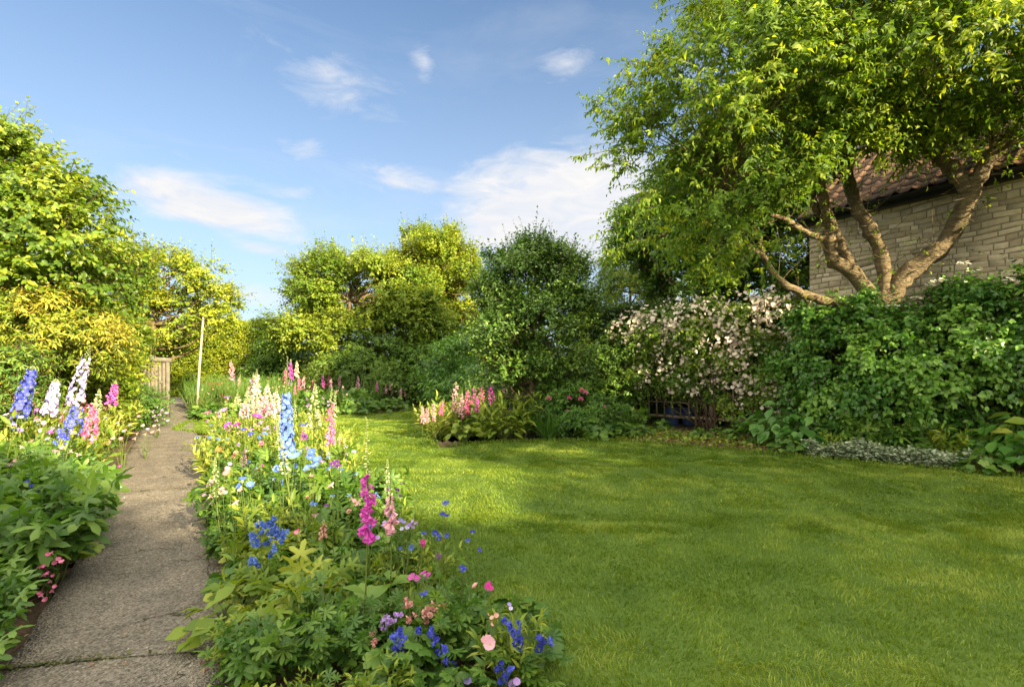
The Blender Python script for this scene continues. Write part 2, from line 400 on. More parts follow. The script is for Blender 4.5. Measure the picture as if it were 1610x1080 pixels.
def limbs(buf, trunk_pts, trunk_r, C, r0=.05, sides=6, mat=0, r=rng, frac=(.35, .95), sag=.1):
    P = spline(trunk_pts, 14); R = np.linspace(trunk_r[0], trunk_r[1], len(P))
    R[0] *= 1.35; tube(buf, P, R, 10, mat, .5, wob=.05, r=r)
    for c in C:
        lo, hi = int(frac[0] * (len(P) - 1)), int(frac[1] * (len(P) - 1))
        cand = P[lo:hi + 1]; dz = c[2] - cand[:, 2]; ok = dz > -.1
        k = lo + int(np.argmin(np.linalg.norm(cand - c, axis=1) + np.where(ok, 0, 3) + r.random(len(cand)) * .8))
        a = P[k]; m = (a + c) / 2 + np.array([0, 0, -sag]) * np.linalg.norm(c - a) + r.normal(size=3) * .06 * np.linalg.norm(c - a)
        q = spline([a, m, c], 8); rr = min(R[k] * .6, r0) * (.6 + .6 * r.random())
        tube(buf, q, np.linspace(rr, rr * .22, len(q)), sides, mat, .5, cap=False, r=r)
# ================================================================== SETTING
M_SOIL = noise_mat('soil', [(.035, .024, .016), (.075, .052, .034), (.12, .085, .055)], 9, 8, .95, .8, 40, bdist=.03)
M_FIELD = noise_mat('field', [(.05, .06, .02), (.08, .085, .03), (.10, .10, .045)], .6, 8, .95, .5, 12)
M_LAWN = noise_mat('lawn', [(.045, .085, .012), (.065, .115, .015), (.095, .14, .02)], 2.2, 8, .95, .5, 60)
LAWN = [(-.40, 3.15), (-.05, 2.65), (.15, 2.2), (.2, 1.0), (11, 1.0), (9.2, 5.2), (6.94, 6.9), (6.34, 7.3), (5.1, 8.2), (4.37, 8.8), (3.3, 9.5), (2.26, 10.2), (1.2, 10.25), (.3, 10.15), (-.56, 9.9), (-1.35, 9.45),
        (-1.75, 10.3), (-1.75, 13), (-1.4, 16), (-1.5, 20.3), (-4, 20.6), (-3.4, 17.6), (-3.6, 16.3), (-5.0, 15.0), (-6.8, 14.1), (-8.7, 13.7), (-7.9, 11.9), (-6.2, 11.2), (-4, 10.8), (-2.9, 8.55), (-1.77, 5.77), (-.85, 3.9)]
PATHC = np.array([(-1.55, 1.6), (-2.02, 2.65), (-2.72, 3.9), (-3.95, 5.7), (-4.95, 7.2), (-6.3, 9.2), (-7.7, 11.4), (-10.2, 15.2), (-12.4, 18.7), (-15.6, 24.2), (-16.6, 26)])
def sheet(name, poly, z, m, label=None):
    b = Buf(); import bmesh
    bm = bmesh.new(); vs = [bm.verts.new((x, y, z)) for x, y in poly]; bm.faces.new(vs); bmesh.ops.triangulate(bm, faces=bm.faces[:])
    me = bpy.data.meshes.new(name); bm.to_mesh(me); bm.free(); me.materials.append(m)
    o = bpy.data.objects.new(name, me); COL.objects.link(o); o['kind'] = 'structure'
    if me.polygons[0].normal.z < 0: me.flip_normals()
    return o
sheet('ground', [(-400, -400), (400, -400), (400, 400), (-400, 400)], -.06, M_FIELD)
# garden soil with a lumpy surface
gx, gy = np.meshgrid(np.linspace(-34, 22, 260), np.linspace(-6, 40, 220)); gz = (vnoise(gx, gy, .35) - .5) * .05 + (vnoise(gx, gy, .11) - .5) * .025 - .012
idx = np.arange(gx.size).reshape(gx.shape); b = Buf()
b.add(np.stack([gx, gy, gz], -1), np.stack([idx[:-1, :-1], idx[:-1, 1:], idx[1:, 1:], idx[1:, :-1]], -1).reshape(-1, 4), 0, .5)
tag(b.build('soil', M_SOIL, smooth=True), kind='structure')
o = sheet('lawn', LAWN, .035, M_LAWN)

# grass blades, denser where they show large
M_BLADE = leaf_mat('grass_blade', (.066, .128, .011), (.134, .212, .017), (.27, .33, .055), .32, (1.5, 1.5, .6), .55, .3)
def grass(poly, n, h, w, r, dens=None):
    q = scatter(poly, n, r); x, y = q[:, 0], q[:, 1]
    keep = (np.abs(x) < y * 1.12 + 1.2)
    if dens is not None: keep &= dens(x, y)
    x, y = x[keep], y[keep]; n = len(x)
    big = vnoise(x, y, .9); mid = vnoise(x + 7, y, .28); fine = vnoise(x, y + 9, .09)
    H = h * (.55 + .5 * r.random(n) + .6 * (mid - .4) + .35 * (fine - .5)); H = np.maximum(H, h * .3)
    a = r.random(n) * 6.283; la = vnoise(x + 40, y + 3, .45) * 12 + r.normal(size=n) * .9
    lean = .35 + .55 * r.random(n)
    base = np.stack([x, y, np.full(n, .03)], -1); dx = np.stack([np.cos(a), np.sin(a), 0 * a], -1) * (w * (.6 + .8 * r.random(n)))[:, None]
    ld = np.stack([np.cos(la), np.sin(la), 0 * la], -1) * (H * lean)[:, None]
    m = base + ld * .35; m[:, 2] += H * .6; t = base + ld; t[:, 2] += H * (1 - .35 * lean)
    V = np.stack([base - dx, base + dx, m - dx * .8, m + dx * .8, t], 1).reshape(-1, 3)
    o5 = (np.arange(n) * 5)[:, None, None]
    F = (np.array([[0, 1, 3], [0, 3, 2], [2, 3, 4]])[None] + o5).reshape(-1, 3)
    v = np.clip(.45 + .65 * (big - .5) + .58 * (mid - .5) + .3 * (fine - .5) + .17 * r.normal(size=n) + .5 * (r.random(n) < .06), 0, 1)
    return V, F, np.repeat(v, 3)
gb = Buf(); r = np.random.default_rng(3)
near = [(-.9, 1.9), (7.2, 1.9), (7.2, 5.2), (-2.2, 5.2)]
for poly, n, h, w, lim in ((LAWN, 900000, .040, .0021, (0, 5.2)), (LAWN, 480000, .038, .0034, (4.6, 8.5)), (LAWN, 340000, .036, .006, (7.6, 30))):
    V, F, v = grass(poly, n, h, w, r, lambda x, y: (y > lim[0]) & (y < lim[1]) & (y > 1.7)); gb.add(V, F, 0, v)
# ragged longer fringe where the mower stops
Lp = np.array(LAWN + [LAWN[0]]); fr = []
for a, c in zip(Lp[:-1], Lp[1:]):
    k = int(np.linalg.norm(c - a) * 260)
    if min(a[1], c[1]) > 1.5: t = r.random(k)[:, None]; fr.append(a + (c - a) * t + r.normal(size=(k, 2)) * .035)
q = np.concatenate(fr); n = len(q); h = .05 + .06 * r.random(n); a = r.random(n) * 6.28; w = .003 + .0004 * q[:, 1]
base = np.stack([q[:, 0], q[:, 1], np.full(n, .02)], -1); dx = np.stack([np.cos(a) * w, np.sin(a) * w, 0 * a], -1); la = r.random(n) * 6.28
t = base + np.stack([np.cos(la) * h * .5, np.sin(la) * h * .5, h], -1); m = (base + t) / 2 + np.array([0, 0, .01])
gb.add(np.stack([base - dx, base + dx, m - dx * .8, m + dx * .8, t], 1).reshape(-1, 3), (np.array([[0, 1, 3], [0, 3, 2], [2, 3, 4]])[None] + (np.arange(n) * 5)[:, None, None]).reshape(-1, 3), 0, np.repeat(np.clip(.4 + .2 * r.normal(size=n), 0, 1), 3))
tag(gb.build('grass', M_BLADE), 'short mown green grass of the lawn', 'grass', kind='stuff')

# ---- concrete path in slabs with mossy joints
def path_mat():
    m, t = new_mat('path_concrete'); nd, L = t.nodes, t.links
    tcn = nd.new('ShaderNodeTexCoord')
    def nz(s, d=8, ro=.6):
        n = nd.new('ShaderNodeTexNoise'); n.inputs['Scale'].default_value = s; n.inputs['Detail'].default_value = d; n.inputs['Roughness'].default_value = ro
        L.new(tcn.outputs['Object'], n.inputs['Vector']); return n.outputs[0]
    cr = nd.new('ShaderNodeValToRGB'); L.new(nz(2.6, 9, .7), cr.inputs[0]); e = cr.color_ramp.elements
    e[0].position = .3; e[0].color = (.105, .098, .088, 1); e[1].position = .72; e[1].color = (.25, .228, .195, 1)
    vo = nd.new('ShaderNodeTexVoronoi'); vo.inputs['Scale'].default_value = 95; vo.inputs['Randomness'].default_value = 1
    L.new(tcn.outputs['Object'], vo.inputs['Vector'])
    cr2 = nd.new('ShaderNodeValToRGB'); L.new(vo.outputs['Color'], cr2.inputs[0]); e2 = cr2.color_ramp.elements
    e2[0].position = .1; e2[0].color = (.35, .33, .31, 1); e2[1].position = .92; e2[1].color = (1.7, 1.65, 1.6, 1)
    k = e2.new(.97); k.color = (3.2, 3.1, 2.9, 1)
    mu = nd.new('ShaderNodeMix'); mu.data_type = 'RGBA'; mu.blend_type = 'MULTIPLY'; mu.inputs[0].default_value = .8
    L.new(cr.outputs[0], mu.inputs[6]); L.new(cr2.outputs[0], mu.inputs[7])
    # mossy dirt creeping in along the damp patches
    dm = nd.new('ShaderNodeMath'); dm.operation = 'MULTIPLY'; dm.use_clamp = True; dm.inputs[1].default_value = 3.0
    sb = nd.new('ShaderNodeMath'); sb.operation = 'SUBTRACT'; sb.inputs[1].default_value = .56; L.new(nz(1.3, 10, .72), sb.inputs[0]); L.new(sb.outputs[0], dm.inputs[0])
    mo = nd.new('ShaderNodeMix'); mo.data_type = 'RGBA'; L.new(dm.outputs[0], mo.inputs[0]); L.new(mu.outputs[2], mo.inputs[6]); mo.inputs[7].default_value = (.075, .068, .045, 1)
    # hairline cracks wandering through the old concrete
    wn = nd.new('ShaderNodeTexNoise'); wn.inputs['Scale'].default_value = 5; wn.inputs['Detail'].default_value = 6; L.new(tcn.outputs['Object'], wn.inputs['Vector'])
    wm = nd.new('ShaderNodeMix'); wm.data_type = 'RGBA'; wm.blend_type = 'ADD'; wm.inputs[0].default_value = .28; L.new(tcn.outputs['Object'], wm.inputs[6]); L.new(wn.outputs['Color'], wm.inputs[7])
    vc = nd.new('ShaderNodeTexVoronoi'); vc.feature = 'DISTANCE_TO_EDGE'; vc.inputs['Scale'].default_value = .85; L.new(wm.outputs[2], vc.inputs['Vector'])
    ck = nd.new('ShaderNodeMath'); ck.operation = 'LESS_THAN'; ck.inputs[1].default_value = .0028; L.new(vc.outputs['Distance'], ck.inputs[0])
    mk = nd.new('ShaderNodeMix'); mk.data_type = 'RGBA'; L.new(ck.outputs[0], mk.inputs[0]); L.new(mo.outputs[2], mk.inputs[6]); mk.inputs[7].default_value = (.04, .036, .026, 1)
    p = nd.new('ShaderNodeBsdfPrincipled'); p.inputs['Roughness'].default_value = .9; p.inputs['Specular IOR Level'].default_value = .25
    L.new(mk.outputs[2], p.inputs['Base Color'])
    ad = nd.new('ShaderNodeMath'); ad.operation = 'ADD'; L.new(nz(60, 6), ad.inputs[0]); L.new(vo.outputs['Distance'], ad.inputs[1])
    b = nd.new('ShaderNodeBump'); b.inputs['Strength'].default_value = 1.0; b.inputs['Distance'].default_value = .014
    L.new(ad.outputs[0], b.inputs['Height']); L.new(b.outputs[0], p.inputs['Normal'])
    o = nd.new('ShaderNodeOutputMaterial'); L.new(p.outputs[0], o.inputs[0]); return m
M_PATH = path_mat()
M_MOSS = noise_mat('moss', [(.03, .035, .012), (.07, .085, .02)], 30, 6, 1, .6, 90)
pc = spline(np.c_[PATHC, np.zeros(len(PATHC))], 260)[:, :2]
tn = nrm(np.gradient(pc, axis=0)); nn = np.c_[-tn[:, 1], tn[:, 0]]; sarc = np.concatenate([[0], np.cumsum(np.linalg.norm(np.diff(pc, axis=0), axis=1))])
joints = [1.12, 5.3, 9.2, 13.4, 17.6, 22.0]; halfw = .53
pb = Buf(); mb = Buf(); prev = 0; rows = []
def interp(s, off, z):
    x = np.interp(s, sarc, pc[:, 0]); y = np.interp(s, sarc, pc[:, 1]); a = np.interp(s, sarc, nn[:, 0]); c = np.interp(s, sarc, nn[:, 1])
    return np.stack([x + a * off, y + c * off, np.full_like(x, 1.0) * z], -1)
for s0, s1 in zip([0] + joints, joints + [sarc[-1]]):
    s0 += .009; s1 -= .009; k = max(6, int((s1 - s0) / .12)); S = np.linspace(s0, s1, k); offs = np.linspace(-1, 1, 9)
    sk = .16 if True else 0
    grid = []
    for oi, of in enumerate(offs):
        edge = abs(of) > .99
        wv = halfw + (vnoise(S * 1.0 + 3 * np.sign(of), S * 0, .22) - .5) * .06
        SS = np.clip(S + of * sk * (1 if True else 0), 0, sarc[-1])
        g = interp(SS, of * wv, .05); g[:, 2] += (vnoise(g[:, 0], g[:, 1], .5) - .5) * .012 - (0.006 if edge else 0)
        grid.append(g)
    G = np.array(grid); bot0, bot1 = G[0] - [0, 0, .09], G[-1] - [0, 0, .09]; G = np.concatenate([bot0[None], G, bot1[None]])
    ids = np.arange(G.shape[0] * k).reshape(G.shape[0], k)
    pb.add(G, np.stack([ids[:-1, :-1], ids[1:, :-1], ids[1:, 1:], ids[:-1, 1:]], -1).reshape(-1, 4)[:, ::-1], 0, .5)
    for e in (0, -1):
        col = G[1:-1, e]; lo = col - [0, 0, .09]; m2 = len(col); pb.add(np.concatenate([col, lo]), [(i, i + 1, m2 + i + 1, m2 + i) for i in range(m2 - 1)], 0, .5)
tag(pb.build('path', M_PATH, smooth=False), kind='structure')
# moss in the joints
r = np.random.default_rng(9); jb = Buf()
for j in joints:
    of = (r.random(900) * 2 - 1); k = r.random(900) < .12 + .5 * (of > .1)
    of = of[k]; S = j + of * .16 + r.normal(size=len(of)) * .012; g = interp(S, of * halfw, .0); g[:, 2] = .036 + .022 * r.random(len(of))
    n = len(of); a = rdir(n, r); inst(jb, L_FAR, g, basis(rdir(n, r) * [1, 1, .5], np.tile([0, 0, 1.], (n, 1))), .022 * (.5 + r.random(n)), 0, r.random(n))
M_MOSSL = leaf_mat('moss_leaf', (.035, .04, .01), (.07, .085, .02), (.12, .13, .03), .2)
tag(jb.build('moss', M_MOSSL), 'green moss tufts growing in the path joints', 'moss', kind='stuff')

# ================================================================== STONE HOUSE
M_STONE = noise_mat('limestone', [(.33, .275, .19), (.48, .41, .29), (.64, .555, .41)], 11, 10, .95, .6, 45, attr=True, attr_amt=.55, bdist=.015)
M_MORTAR = noise_mat('mortar', [(.20, .165, .115), (.31, .26, .18)], 14, 6, .95, .6, 60)
M_TILE = noise_mat('clay_tile', [(.055, .032, .022), (.12, .068, .043), (.20, .115, .07)], 5, 8, .8, .5, 40, attr=True, attr_amt=.6)
M_BLACK = noise_mat('black_plastic', [(.012, .012, .014), (.022, .022, .024)], 12, 3, .45, 0)
W0 = np.array([7.25, 12.4]); U2 = nrm(np.array([.53, -.85])); NO = np.array([U2[1], -U2[0]])     # outward, towards the lawn
HL, HD, EAVE, RIDGE = 16.0, 6.6, 5.25, 7.9
house = empty('stone_house', (W0[0], W0[1], 0), math.atan2(U2[1], U2[0]), 'long pale limestone house with a dark clay pantile roof behind the big leaning tree', 'house')
# local frame: x along the wall, -y outward (rotate: local y = inward)
def stones(bf, x0, x1, zf, r, flip=False, tf=None):
    z = -.1
    while z < zf(None):
        h = .08 + .075 * r.random(); x = x0 - .2 * r.random()
        while x < x1:
            w = .14 + .34 * r.random() ** 1.3
            a, c = max(x, x0) + .011, min(x + w, x1) - .011; top = min(z + h, zf((a + c) / 2)) - .011; wz = lambda q: .028 * math.sin(q * 1.9 + z * 3) + .018 * math.sin(q * 4.7 + z * 7)
            if c - a > .05 and top - z > .05:
                d = .003 + .008 * r.random(); j = lambda: r.normal() * .010; i = .012
                V = [(a, 0, z + .008), (c, 0, z + .008), (c, 0, top), (a, 0, top)] + [(a + i + j(), -d, z + .008 + i + j()), (c - i + j(), -d + j() * .5, z + .008 + i + j()), (c - i + j(), -d, top - i + j()), (a + i + j(), -d + j() * .5, top - i + j())]
                V = np.array(V); V[:, 2] += [wz(q) if 0 < z < EAVE - .35 else 0 for q in V[:, 0]]
                if tf is not None: V = tf(V)
                bf.add(V, [(4, 5, 6, 7), (0, 1, 5, 4), (1, 2, 6, 5), (2, 3, 7, 6), (3, 0, 4, 7)], 0, np.clip(.5 + .24 * r.normal(), 0, 1))
            x += w
        z += h
r = np.random.default_rng(21); wb = Buf()
stones(wb, 0, HL, lambda x: EAVE, r)
zg = lambda y: RIDGE if y is None else EAVE + (RIDGE - EAVE) * (1 - abs(y - HD / 2) / (HD / 2)) + .01
stones(wb, 0, HD, zg, r, tf=lambda V: np.stack([V[:, 1], V[:, 0], V[:, 2]], -1))
for X, sgn in ((0.004, -1), (HL - .004, 1)):      # mortar faces and gables
    V = [(X, .004, -.2), (X, HD, -.2), (X, HD, EAVE), (X, HD / 2, RIDGE), (X, .004, EAVE)]
    wb.add(V, [(0, 1, 2), (0, 2, 4), (2, 3, 4)], 1, .5)
wb.add([(0, .004, -.2), (HL, .004, -.2), (HL, .004, EAVE), (0, .004, EAVE), (0, HD, -.2), (HL, HD, -.2), (HL, HD, EAVE), (0, HD, EAVE)], [(0, 1, 2, 3), (5, 4, 7, 6)], 1, .5)
wb.build('wall', [M_STONE, M_MORTAR], house)
rb = Buf(); ov = .28
sl = math.hypot(HD / 2 + ov, (RIDGE - EAVE) * (1 + ov / (HD / 2))); cnt = int(sl / .30); ang = math.atan2(RIDGE - EAVE, HD / 2)
xs = np.arange(-.14, HL + .14, .025); ph_ = np.mod(xs, .30); prof = .052 * np.exp(-((ph_ - .085) / .048) ** 2) + .014 * ((ph_ - .20) / .10) ** 2 * (ph_ > .13) - .01
for side in (0, 1):
    for c in range(cnt + 1):
        a, e = c * .30, min((c + 1) * .30 + .05, sl + .05); jit = np.repeat(r.normal(size=len(xs) // 12 + 2) * .003, 12)[:len(xs)]
        def P(s, lift):
            y = -ov + s * math.cos(ang); z = EAVE + .10 - ov * math.tan(ang) + s * math.sin(ang) + lift
            if side: y = HD - y
            return np.stack([xs, np.full_like(xs, 1.) * y, z + prof + jit], -1)
        A, Bq, C0 = P(a, .032), P(e, .004), P(a, .004); k = len(xs)
        i = np.arange(k - 1); tv = np.repeat(r.random(k // 12 + 2), 12)[:k - 1]
        f1 = np.stack([i, i + 1, k + i + 1, k + i], -1); f2 = np.stack([2 * k + i, 2 * k + i + 1, i + 1, i], -1)
        if side: f1, f2 = f1[:, ::-1], f2[:, ::-1]
        rb.add(np.concatenate([A, Bq, C0]), np.concatenate([f1, f2]), 0, np.concatenate([tv, tv]))
roof = rb.build('roof', [M_TILE], house)
# decking under the tiles so that no light leaks, ridge tiles
db = Buf(); 
for side in (0, 1):
    y0 = -ov + .03 if not side else HD + ov - .03; z0 = EAVE + .02 - ov * math.tan(ang)
    db.add([(-.1, y0, z0), (HL + .1, y0, z0), (HL + .1, HD / 2, RIDGE + .03), (-.1, HD / 2, RIDGE + .03)], [(0, 1, 2, 3)], 0, .5)
db.build('roof_boarding', [M_BLACK], house)
kb = Buf()
for i in range(int(HL / .45) + 1):
    x = -.12 + i * .45; a = np.linspace(0, math.pi, 7); yy, zz = HD / 2 + .13 * np.cos(a), RIDGE + .12 + .10 * np.sin(a)
    V = np.concatenate([np.stack([np.full(7, x), yy, zz], -1), np.stack([np.full(7, x + .46), yy, zz + .01], -1)]); kb.add(V, [(q, q + 1, q + 8, q + 7) for q in range(6)], 0, r.random())
kb.build('ridge', [M_TILE], house)
gb2 = Buf(); a = np.linspace(math.pi, 2 * math.pi, 9); gz = EAVE + .04 - ov * math.tan(ang)
for rr in (.062, .056):
    V = np.concatenate([np.stack([np.full(9, x), -ov - .045 + rr * np.cos(a), gz + rr * np.sin(a)], -1) for x in (-.1, HL + .1)]); gb2.add(V, [(q, q + 1, q + 10, q + 9) for q in range(8)], 0, .5)
gb2.build('gutter', [M_BLACK], house)
fb = Buf(); box(fb, (HL / 2, -ov + .035, gz - .03), (HL / 2 + .1, .012, .085)); box(fb, (HL / 2, -ov / 2 + .03, gz - .118), (HL / 2 + .1, ov / 2 - .01, .006)); fb.build('fascia', [M_BLACK], house)

# ================================================================== TREES AND SHRUBS
M_BARK = noise_mat('bark', [(.07, .048, .03), (.15, .105, .065), (.26, .19, .12)], 6, 8, .9, .8, 26, stretch=(1, 1, .35), bdist=.03)
M_CHERRYBARK = noise_mat('cherry_bark', [(.06, .048, .030), (.145, .112, .066), (.27, .215, .13)], 7, 9, .8, 1.0, 22, stretch=(.8, .8, 2.2), spec=.25, bdist=.05)
M_DARKTWIG = noise_mat('twig', [(.035, .024, .016), (.08, .055, .035)], 10, 3, .9, 0)
M_CHERRY = leaf_mat('cherry_leaf', (.055, .12, .012), (.11, .20, .018), (.24, .31, .03), .45, (2.1, 1.9, .6), .55, .28)
M_PEAR = leaf_mat('pear_leaf', (.05, .12, .018), (.10, .20, .028), (.19, .30, .045), .28, (1.7, 1.8, .7), .38, .5)
M_GOLD = leaf_mat('golden_leaf', (.10, .18, .014), (.21, .29, .02), (.38, .42, .04), .38, (1.6, 1.35, .6), .5, .3)
M_MAPLE = leaf_mat('field_maple_leaf', (.08, .16, .015), (.16, .25, .022), (.30, .36, .04), .38, (1.7, 1.5, .6), .5, .3)
M_BROAD = leaf_mat('broad_leaf', (.06, .13, .012), (.13, .22, .018), (.28, .34, .03), .40, (1.9, 1.7, .6), .42, .45)
M_AMBER = leaf_mat('amber_leaf', (.12, .20, .02), (.25, .30, .03), (.48, .40, .06), .35, (1.4, 1.2, .6), .5, .3)
M_YEW = leaf_mat('yew_leaf', (.022, .055, .012), (.042, .09, .016), (.08, .14, .022), .2, (1.6, 1.7, .7), .45, .4)
M_FARHEDGE = leaf_mat('far_hedge_leaf', (.09, .16, .015), (.19, .26, .02), (.34, .37, .035), .3, (1.6, 1.4, .6), .55, .3)
M_LAUREL = leaf_mat('laurel_leaf', (.04, .12, .014), (.08, .20, .022), (.14, .28, .035), .25, (1.7, 1.8, .6), .3, .5)
M_DARKSHRUB = leaf_mat('dark_shrub_leaf', (.05, .12, .016), (.10, .20, .024), (.18, .28, .036), .28, (1.7, 1.7, .7), .5, .35)
M_ROSE = leaf_mat('climber_leaf', (.06, .13, .016), (.12, .22, .026), (.24, .34, .04), .32, (1.8, 1.7, .6), .4, .4)
M_HYD = leaf_mat('hydrangea_leaf', (.04, .12, .016), (.08, .20, .026), (.16, .30, .045), .25, (1.7, 1.8, .6), .36, .45)

def tree(name, label, cat, base, trunk, tr, ells, leafm, barkm, nc, nt_, twl, nl, T, size, group=None, limb=.05, lsel=1, seed=1, shoots=(), **kw):
    r = np.random.default_rng(seed)
    root = empty(name, base, 0, label, cat, group)
    cb = Buf(); C = crown(cb, ells, nc, nt_, twl, nl, T, size, seed=seed, r=r, **kw)
    for px, py, d in shoots:                     # long leading shoots that break the outline
        tip = at(px, py, d); ec = np.array(ells)[:, :3]; c = ec[np.argmin(np.linalg.norm(ec - tip, axis=1))]; L = .28 * d ** .5
        dv = nrm((tip - c) * [1, 1, 1] + [0, 0, .6]); a = tip - dv * L; tube(cb, spline([a, (a + tip) / 2 + r.normal(size=3) * .03, tip], 8), [.012] * 0 or np.linspace(.010, .003, len(spline([a, (a + tip) / 2, tip], 8))), 4, 1, .4, cap=False)
        twig_leaves(cb, np.repeat(a[None], 2, 0), np.repeat(dv[None], 2, 0), L, 13, T, size, .05, .25, 0, 1, .003, start=.05, r=r)
        k = 7; t = r.random(k) * .7; twig_leaves(cb, a + dv * L * t[:, None], dv * .9 + .6 * rdir(k, r), L * .4, 6, T, size, .05, .25, 0, 1, .003, r=r)
    tb = Buf(); limbs(tb, trunk, tr, C[::lsel], limb, r=r)
    B3 = np.array(base, float)
    tb.build('trunk', [barkm], root, smooth=True, loc=B3).location = (0, 0, 0)
    cb.build('crown', [leafm, M_DARKTWIG], root, loc=B3).location = (0, 0, 0)
    return root
def shrub(name, label, cat, base, ells, leafm, nc, nt_, twl, nl, T, size, group=None, seed=1, stems=6, smat=None, flowers=None, **kw):
    r = np.random.default_rng(seed); root = empty(name, base, 0, label, cat, group); B3 = np.array(base, float)
    cb = Buf(); C = crown(cb, ells, nc, nt_, twl, nl, T, size, seed=seed, r=r, **kw)
    tb = Buf()
    for c in C[:: max(1, len(C) // max(1, stems * 3))]:
        a = B3 + np.append(r.normal(size=2) * .12, 0); q = spline([a, (a + c) / 2 + r.normal(size=3) * .08, c], 8)
        tube(tb, q, np.linspace(.022, .006, len(q)), 5, 0, .5, cap=False, r=r)
    tb.build('stem', [smat or M_DARKTWIG], root, smooth=True, loc=B3).location = (0, 0, 0)
    cb.build('foliage', [leafm, M_DARKTWIG], root, loc=B3).location = (0, 0, 0)
    return root, C
def E(px, py, d, rx, ry, rz): c = at(px, py, d); return (c[0], c[1], c[2], rx, ry, rz)

# ---- the big leaning tree in front of the house
cher = empty('cherry_tree', (7.0, 9.9, 0), 0, 'big spreading tree with smooth brown bowed limbs in front of the stone house', 'tree')
LB = (7.0, 9.9, 0); tb = Buf(); r = np.random.default_rng(4)
J = at(1392, 466, 9.8)
def limb(pts, r0, r1, sides=14, n=34):
    P = spline(pts, n); R = np.linspace(r0, r1, len(P)) * (1 + .07 * np.sin(np.arange(len(P)) * 1.3) + .06 * r.normal(size=len(P))); P = P + r.normal(size=P.shape) * .012
    tube(tb, P, R, sides, 0, .5, wob=.055, r=r); return P
tr0 = limb([(7.0, 9.9, -.1), (7.02, 9.85, 1.2), (7.08, 9.8, 2.1), J], .25, .21)
A_ = limb([J + [-.02, 0, -.25], at(1425, 432, 9.7), at(1482, 385, 9.5), at(1522, 315, 9.2), at(1532, 288, 9.1), at(1560, 245, 8.9), at(1612, 192, 8.6), at(1700, 120, 8.3), at(1790, -30, 8.0)], .18, .075, n=48)
A2 = limb([at(1526, 300, 9.15), at(1492, 262, 9.3), at(1462, 236, 9.4), at(1446, 222, 9.4)], .13, .12)
B_ = limb([J + [.0, 0, -.2], at(1387, 408, 9.85), at(1366, 358, 9.9), at(1346, 322, 9.95), at(1332, 272, 10.0), at(1326, 240, 10.0)], .13, .10)
C1 = limb([J + [-.12, 0, -.35], at(1345, 432, 9.8), at(1312, 412, 9.8), at(1303, 383, 9.75), at(1306, 350, 9.7), at(1292, 305, 9.6), at(1290, 268, 9.6)], .15, .075)
C2 = limb([at(1345, 432, 9.8), at(1330, 402, 9.9), at(1305, 352, 9.9), at(1282, 325, 9.8), at(1274, 295, 9.8)], .11, .065)
C3 = limb([at(1305, 378, 9.75), at(1280, 372, 9.6), at(1252, 356, 9.4), at(1232, 344, 9.3), at(1190, 330, 9.1), at(1130, 300, 8.9)], .06, .025)
E_ = limb([at(1375, 500, 9.8), at(1320, 482, 9.7), at(1275, 466, 9.6), at(1240, 450, 9.5), at(1214, 430, 9.4), at(1196, 400, 9.3), at(1160, 385, 9.2)], .10, .035)
F_ = limb([at(1214, 430, 9.4), at(1200, 398, 9.5), at(1190, 360, 9.6)], .045, .02)
for e in (A2[-1], B_[-1], C1[-1]):       # pollarded knuckles
    P = e + rdir(9, r) * .07
    for p in P: tube(tb, [e - [0, 0, .06], p, p + (p - e) * .6 + [0, 0, .06]], [.10, .07, .03], 7, 0, .3, r=r)
stubs = [(A_[-1], 24), (A_[30], 16), (A_[38], 16), (A2[-1], 46), (B_[-1], 46), (C1[-1], 40), (C2[-1], 30), (C3[-1], 26), (C3[14], 12), (E_[-1], 14), (F_[-1], 8)]
ENDS = []; cb = Buf()
CE = [E(1065, 225, 8.6, .7, 1.2, .8), E(1160, 150, 8.6, 1.2, 1.6, 1.4), E(1270, 60, 8.8, 1.5, 1.9, 1.6), E(1150, 325, 9.0, 1.1, 1.4, 1.1), E(1400, 40, 8.6, 1.9, 2.0, 1.5), E(1550, 80, 8.4, 1.7, 2.0, 1.7),
      E(1340, 165, 9.0, 1.3, 1.5, .9), E(1235, 250, 9.0, 1.2, 1.3, .9), E(1660, 180, 8.4, 1.3, 1.6, 1.6), E(1480, -120, 8.8, 2.2, 2.2, 1.3), E(1270, -90, 8.8, 1.9, 2.0, 1.1), E(1190, 420, 9.4, .75, .7, .35), E(1400, 165, 8.8, 1.0, 1.2, .6), E(1520, 140, 8.6, 1.1, 1.2, .6), E(1600, 110, 8.3, .9, 1.2, .6), E(1450, 110, 8.2, 1.1, 1.2, .7)]
C = crown(cb, CE, 420, 7400, .40, 11, L_CHERRY, .115, clump_r=(.26, .55), up=.12, droop=.16, ldroop=.38, shell=(.30, 1.08), tr=.0035, seed=8, lead=.14, stiff=.6,
          keep=lambda B: (EYE + (B[:, 2] - EYE) / B[:, 1] * 9.0 > np.interp(B[:, 0] / B[:, 1], [.40, .47, .56, .62, .75, 1.05], [3.2, 3.9, 4.9, 5.25, 5.45, 5.9]) + .25 * np.sin(B[:, 0] * 5)) | ((B[:, 0] / B[:, 1] < .53) & (B[:, 2] < 3.7) & (r.random(len(B)) < .35)))
starts = np.array([s[0] for s in stubs])
for c in C:                                # long whippy branches out to the clumps
    dd = np.linalg.norm(starts - c, axis=1) + r.random(len(starts)) * .9; a = starts[int(np.argmin(dd))]
    m = a * .5 + c * .5 + np.array([0, 0, .10 * np.linalg.norm(c - a)]) + r.normal(size=3) * .10
    q = spline([a, m, c], 8); tube(tb, q, np.linspace(.018, .004, len(q)) * (.7 + .6 * r.random()), 5, 0, .5, cap=False, r=r)
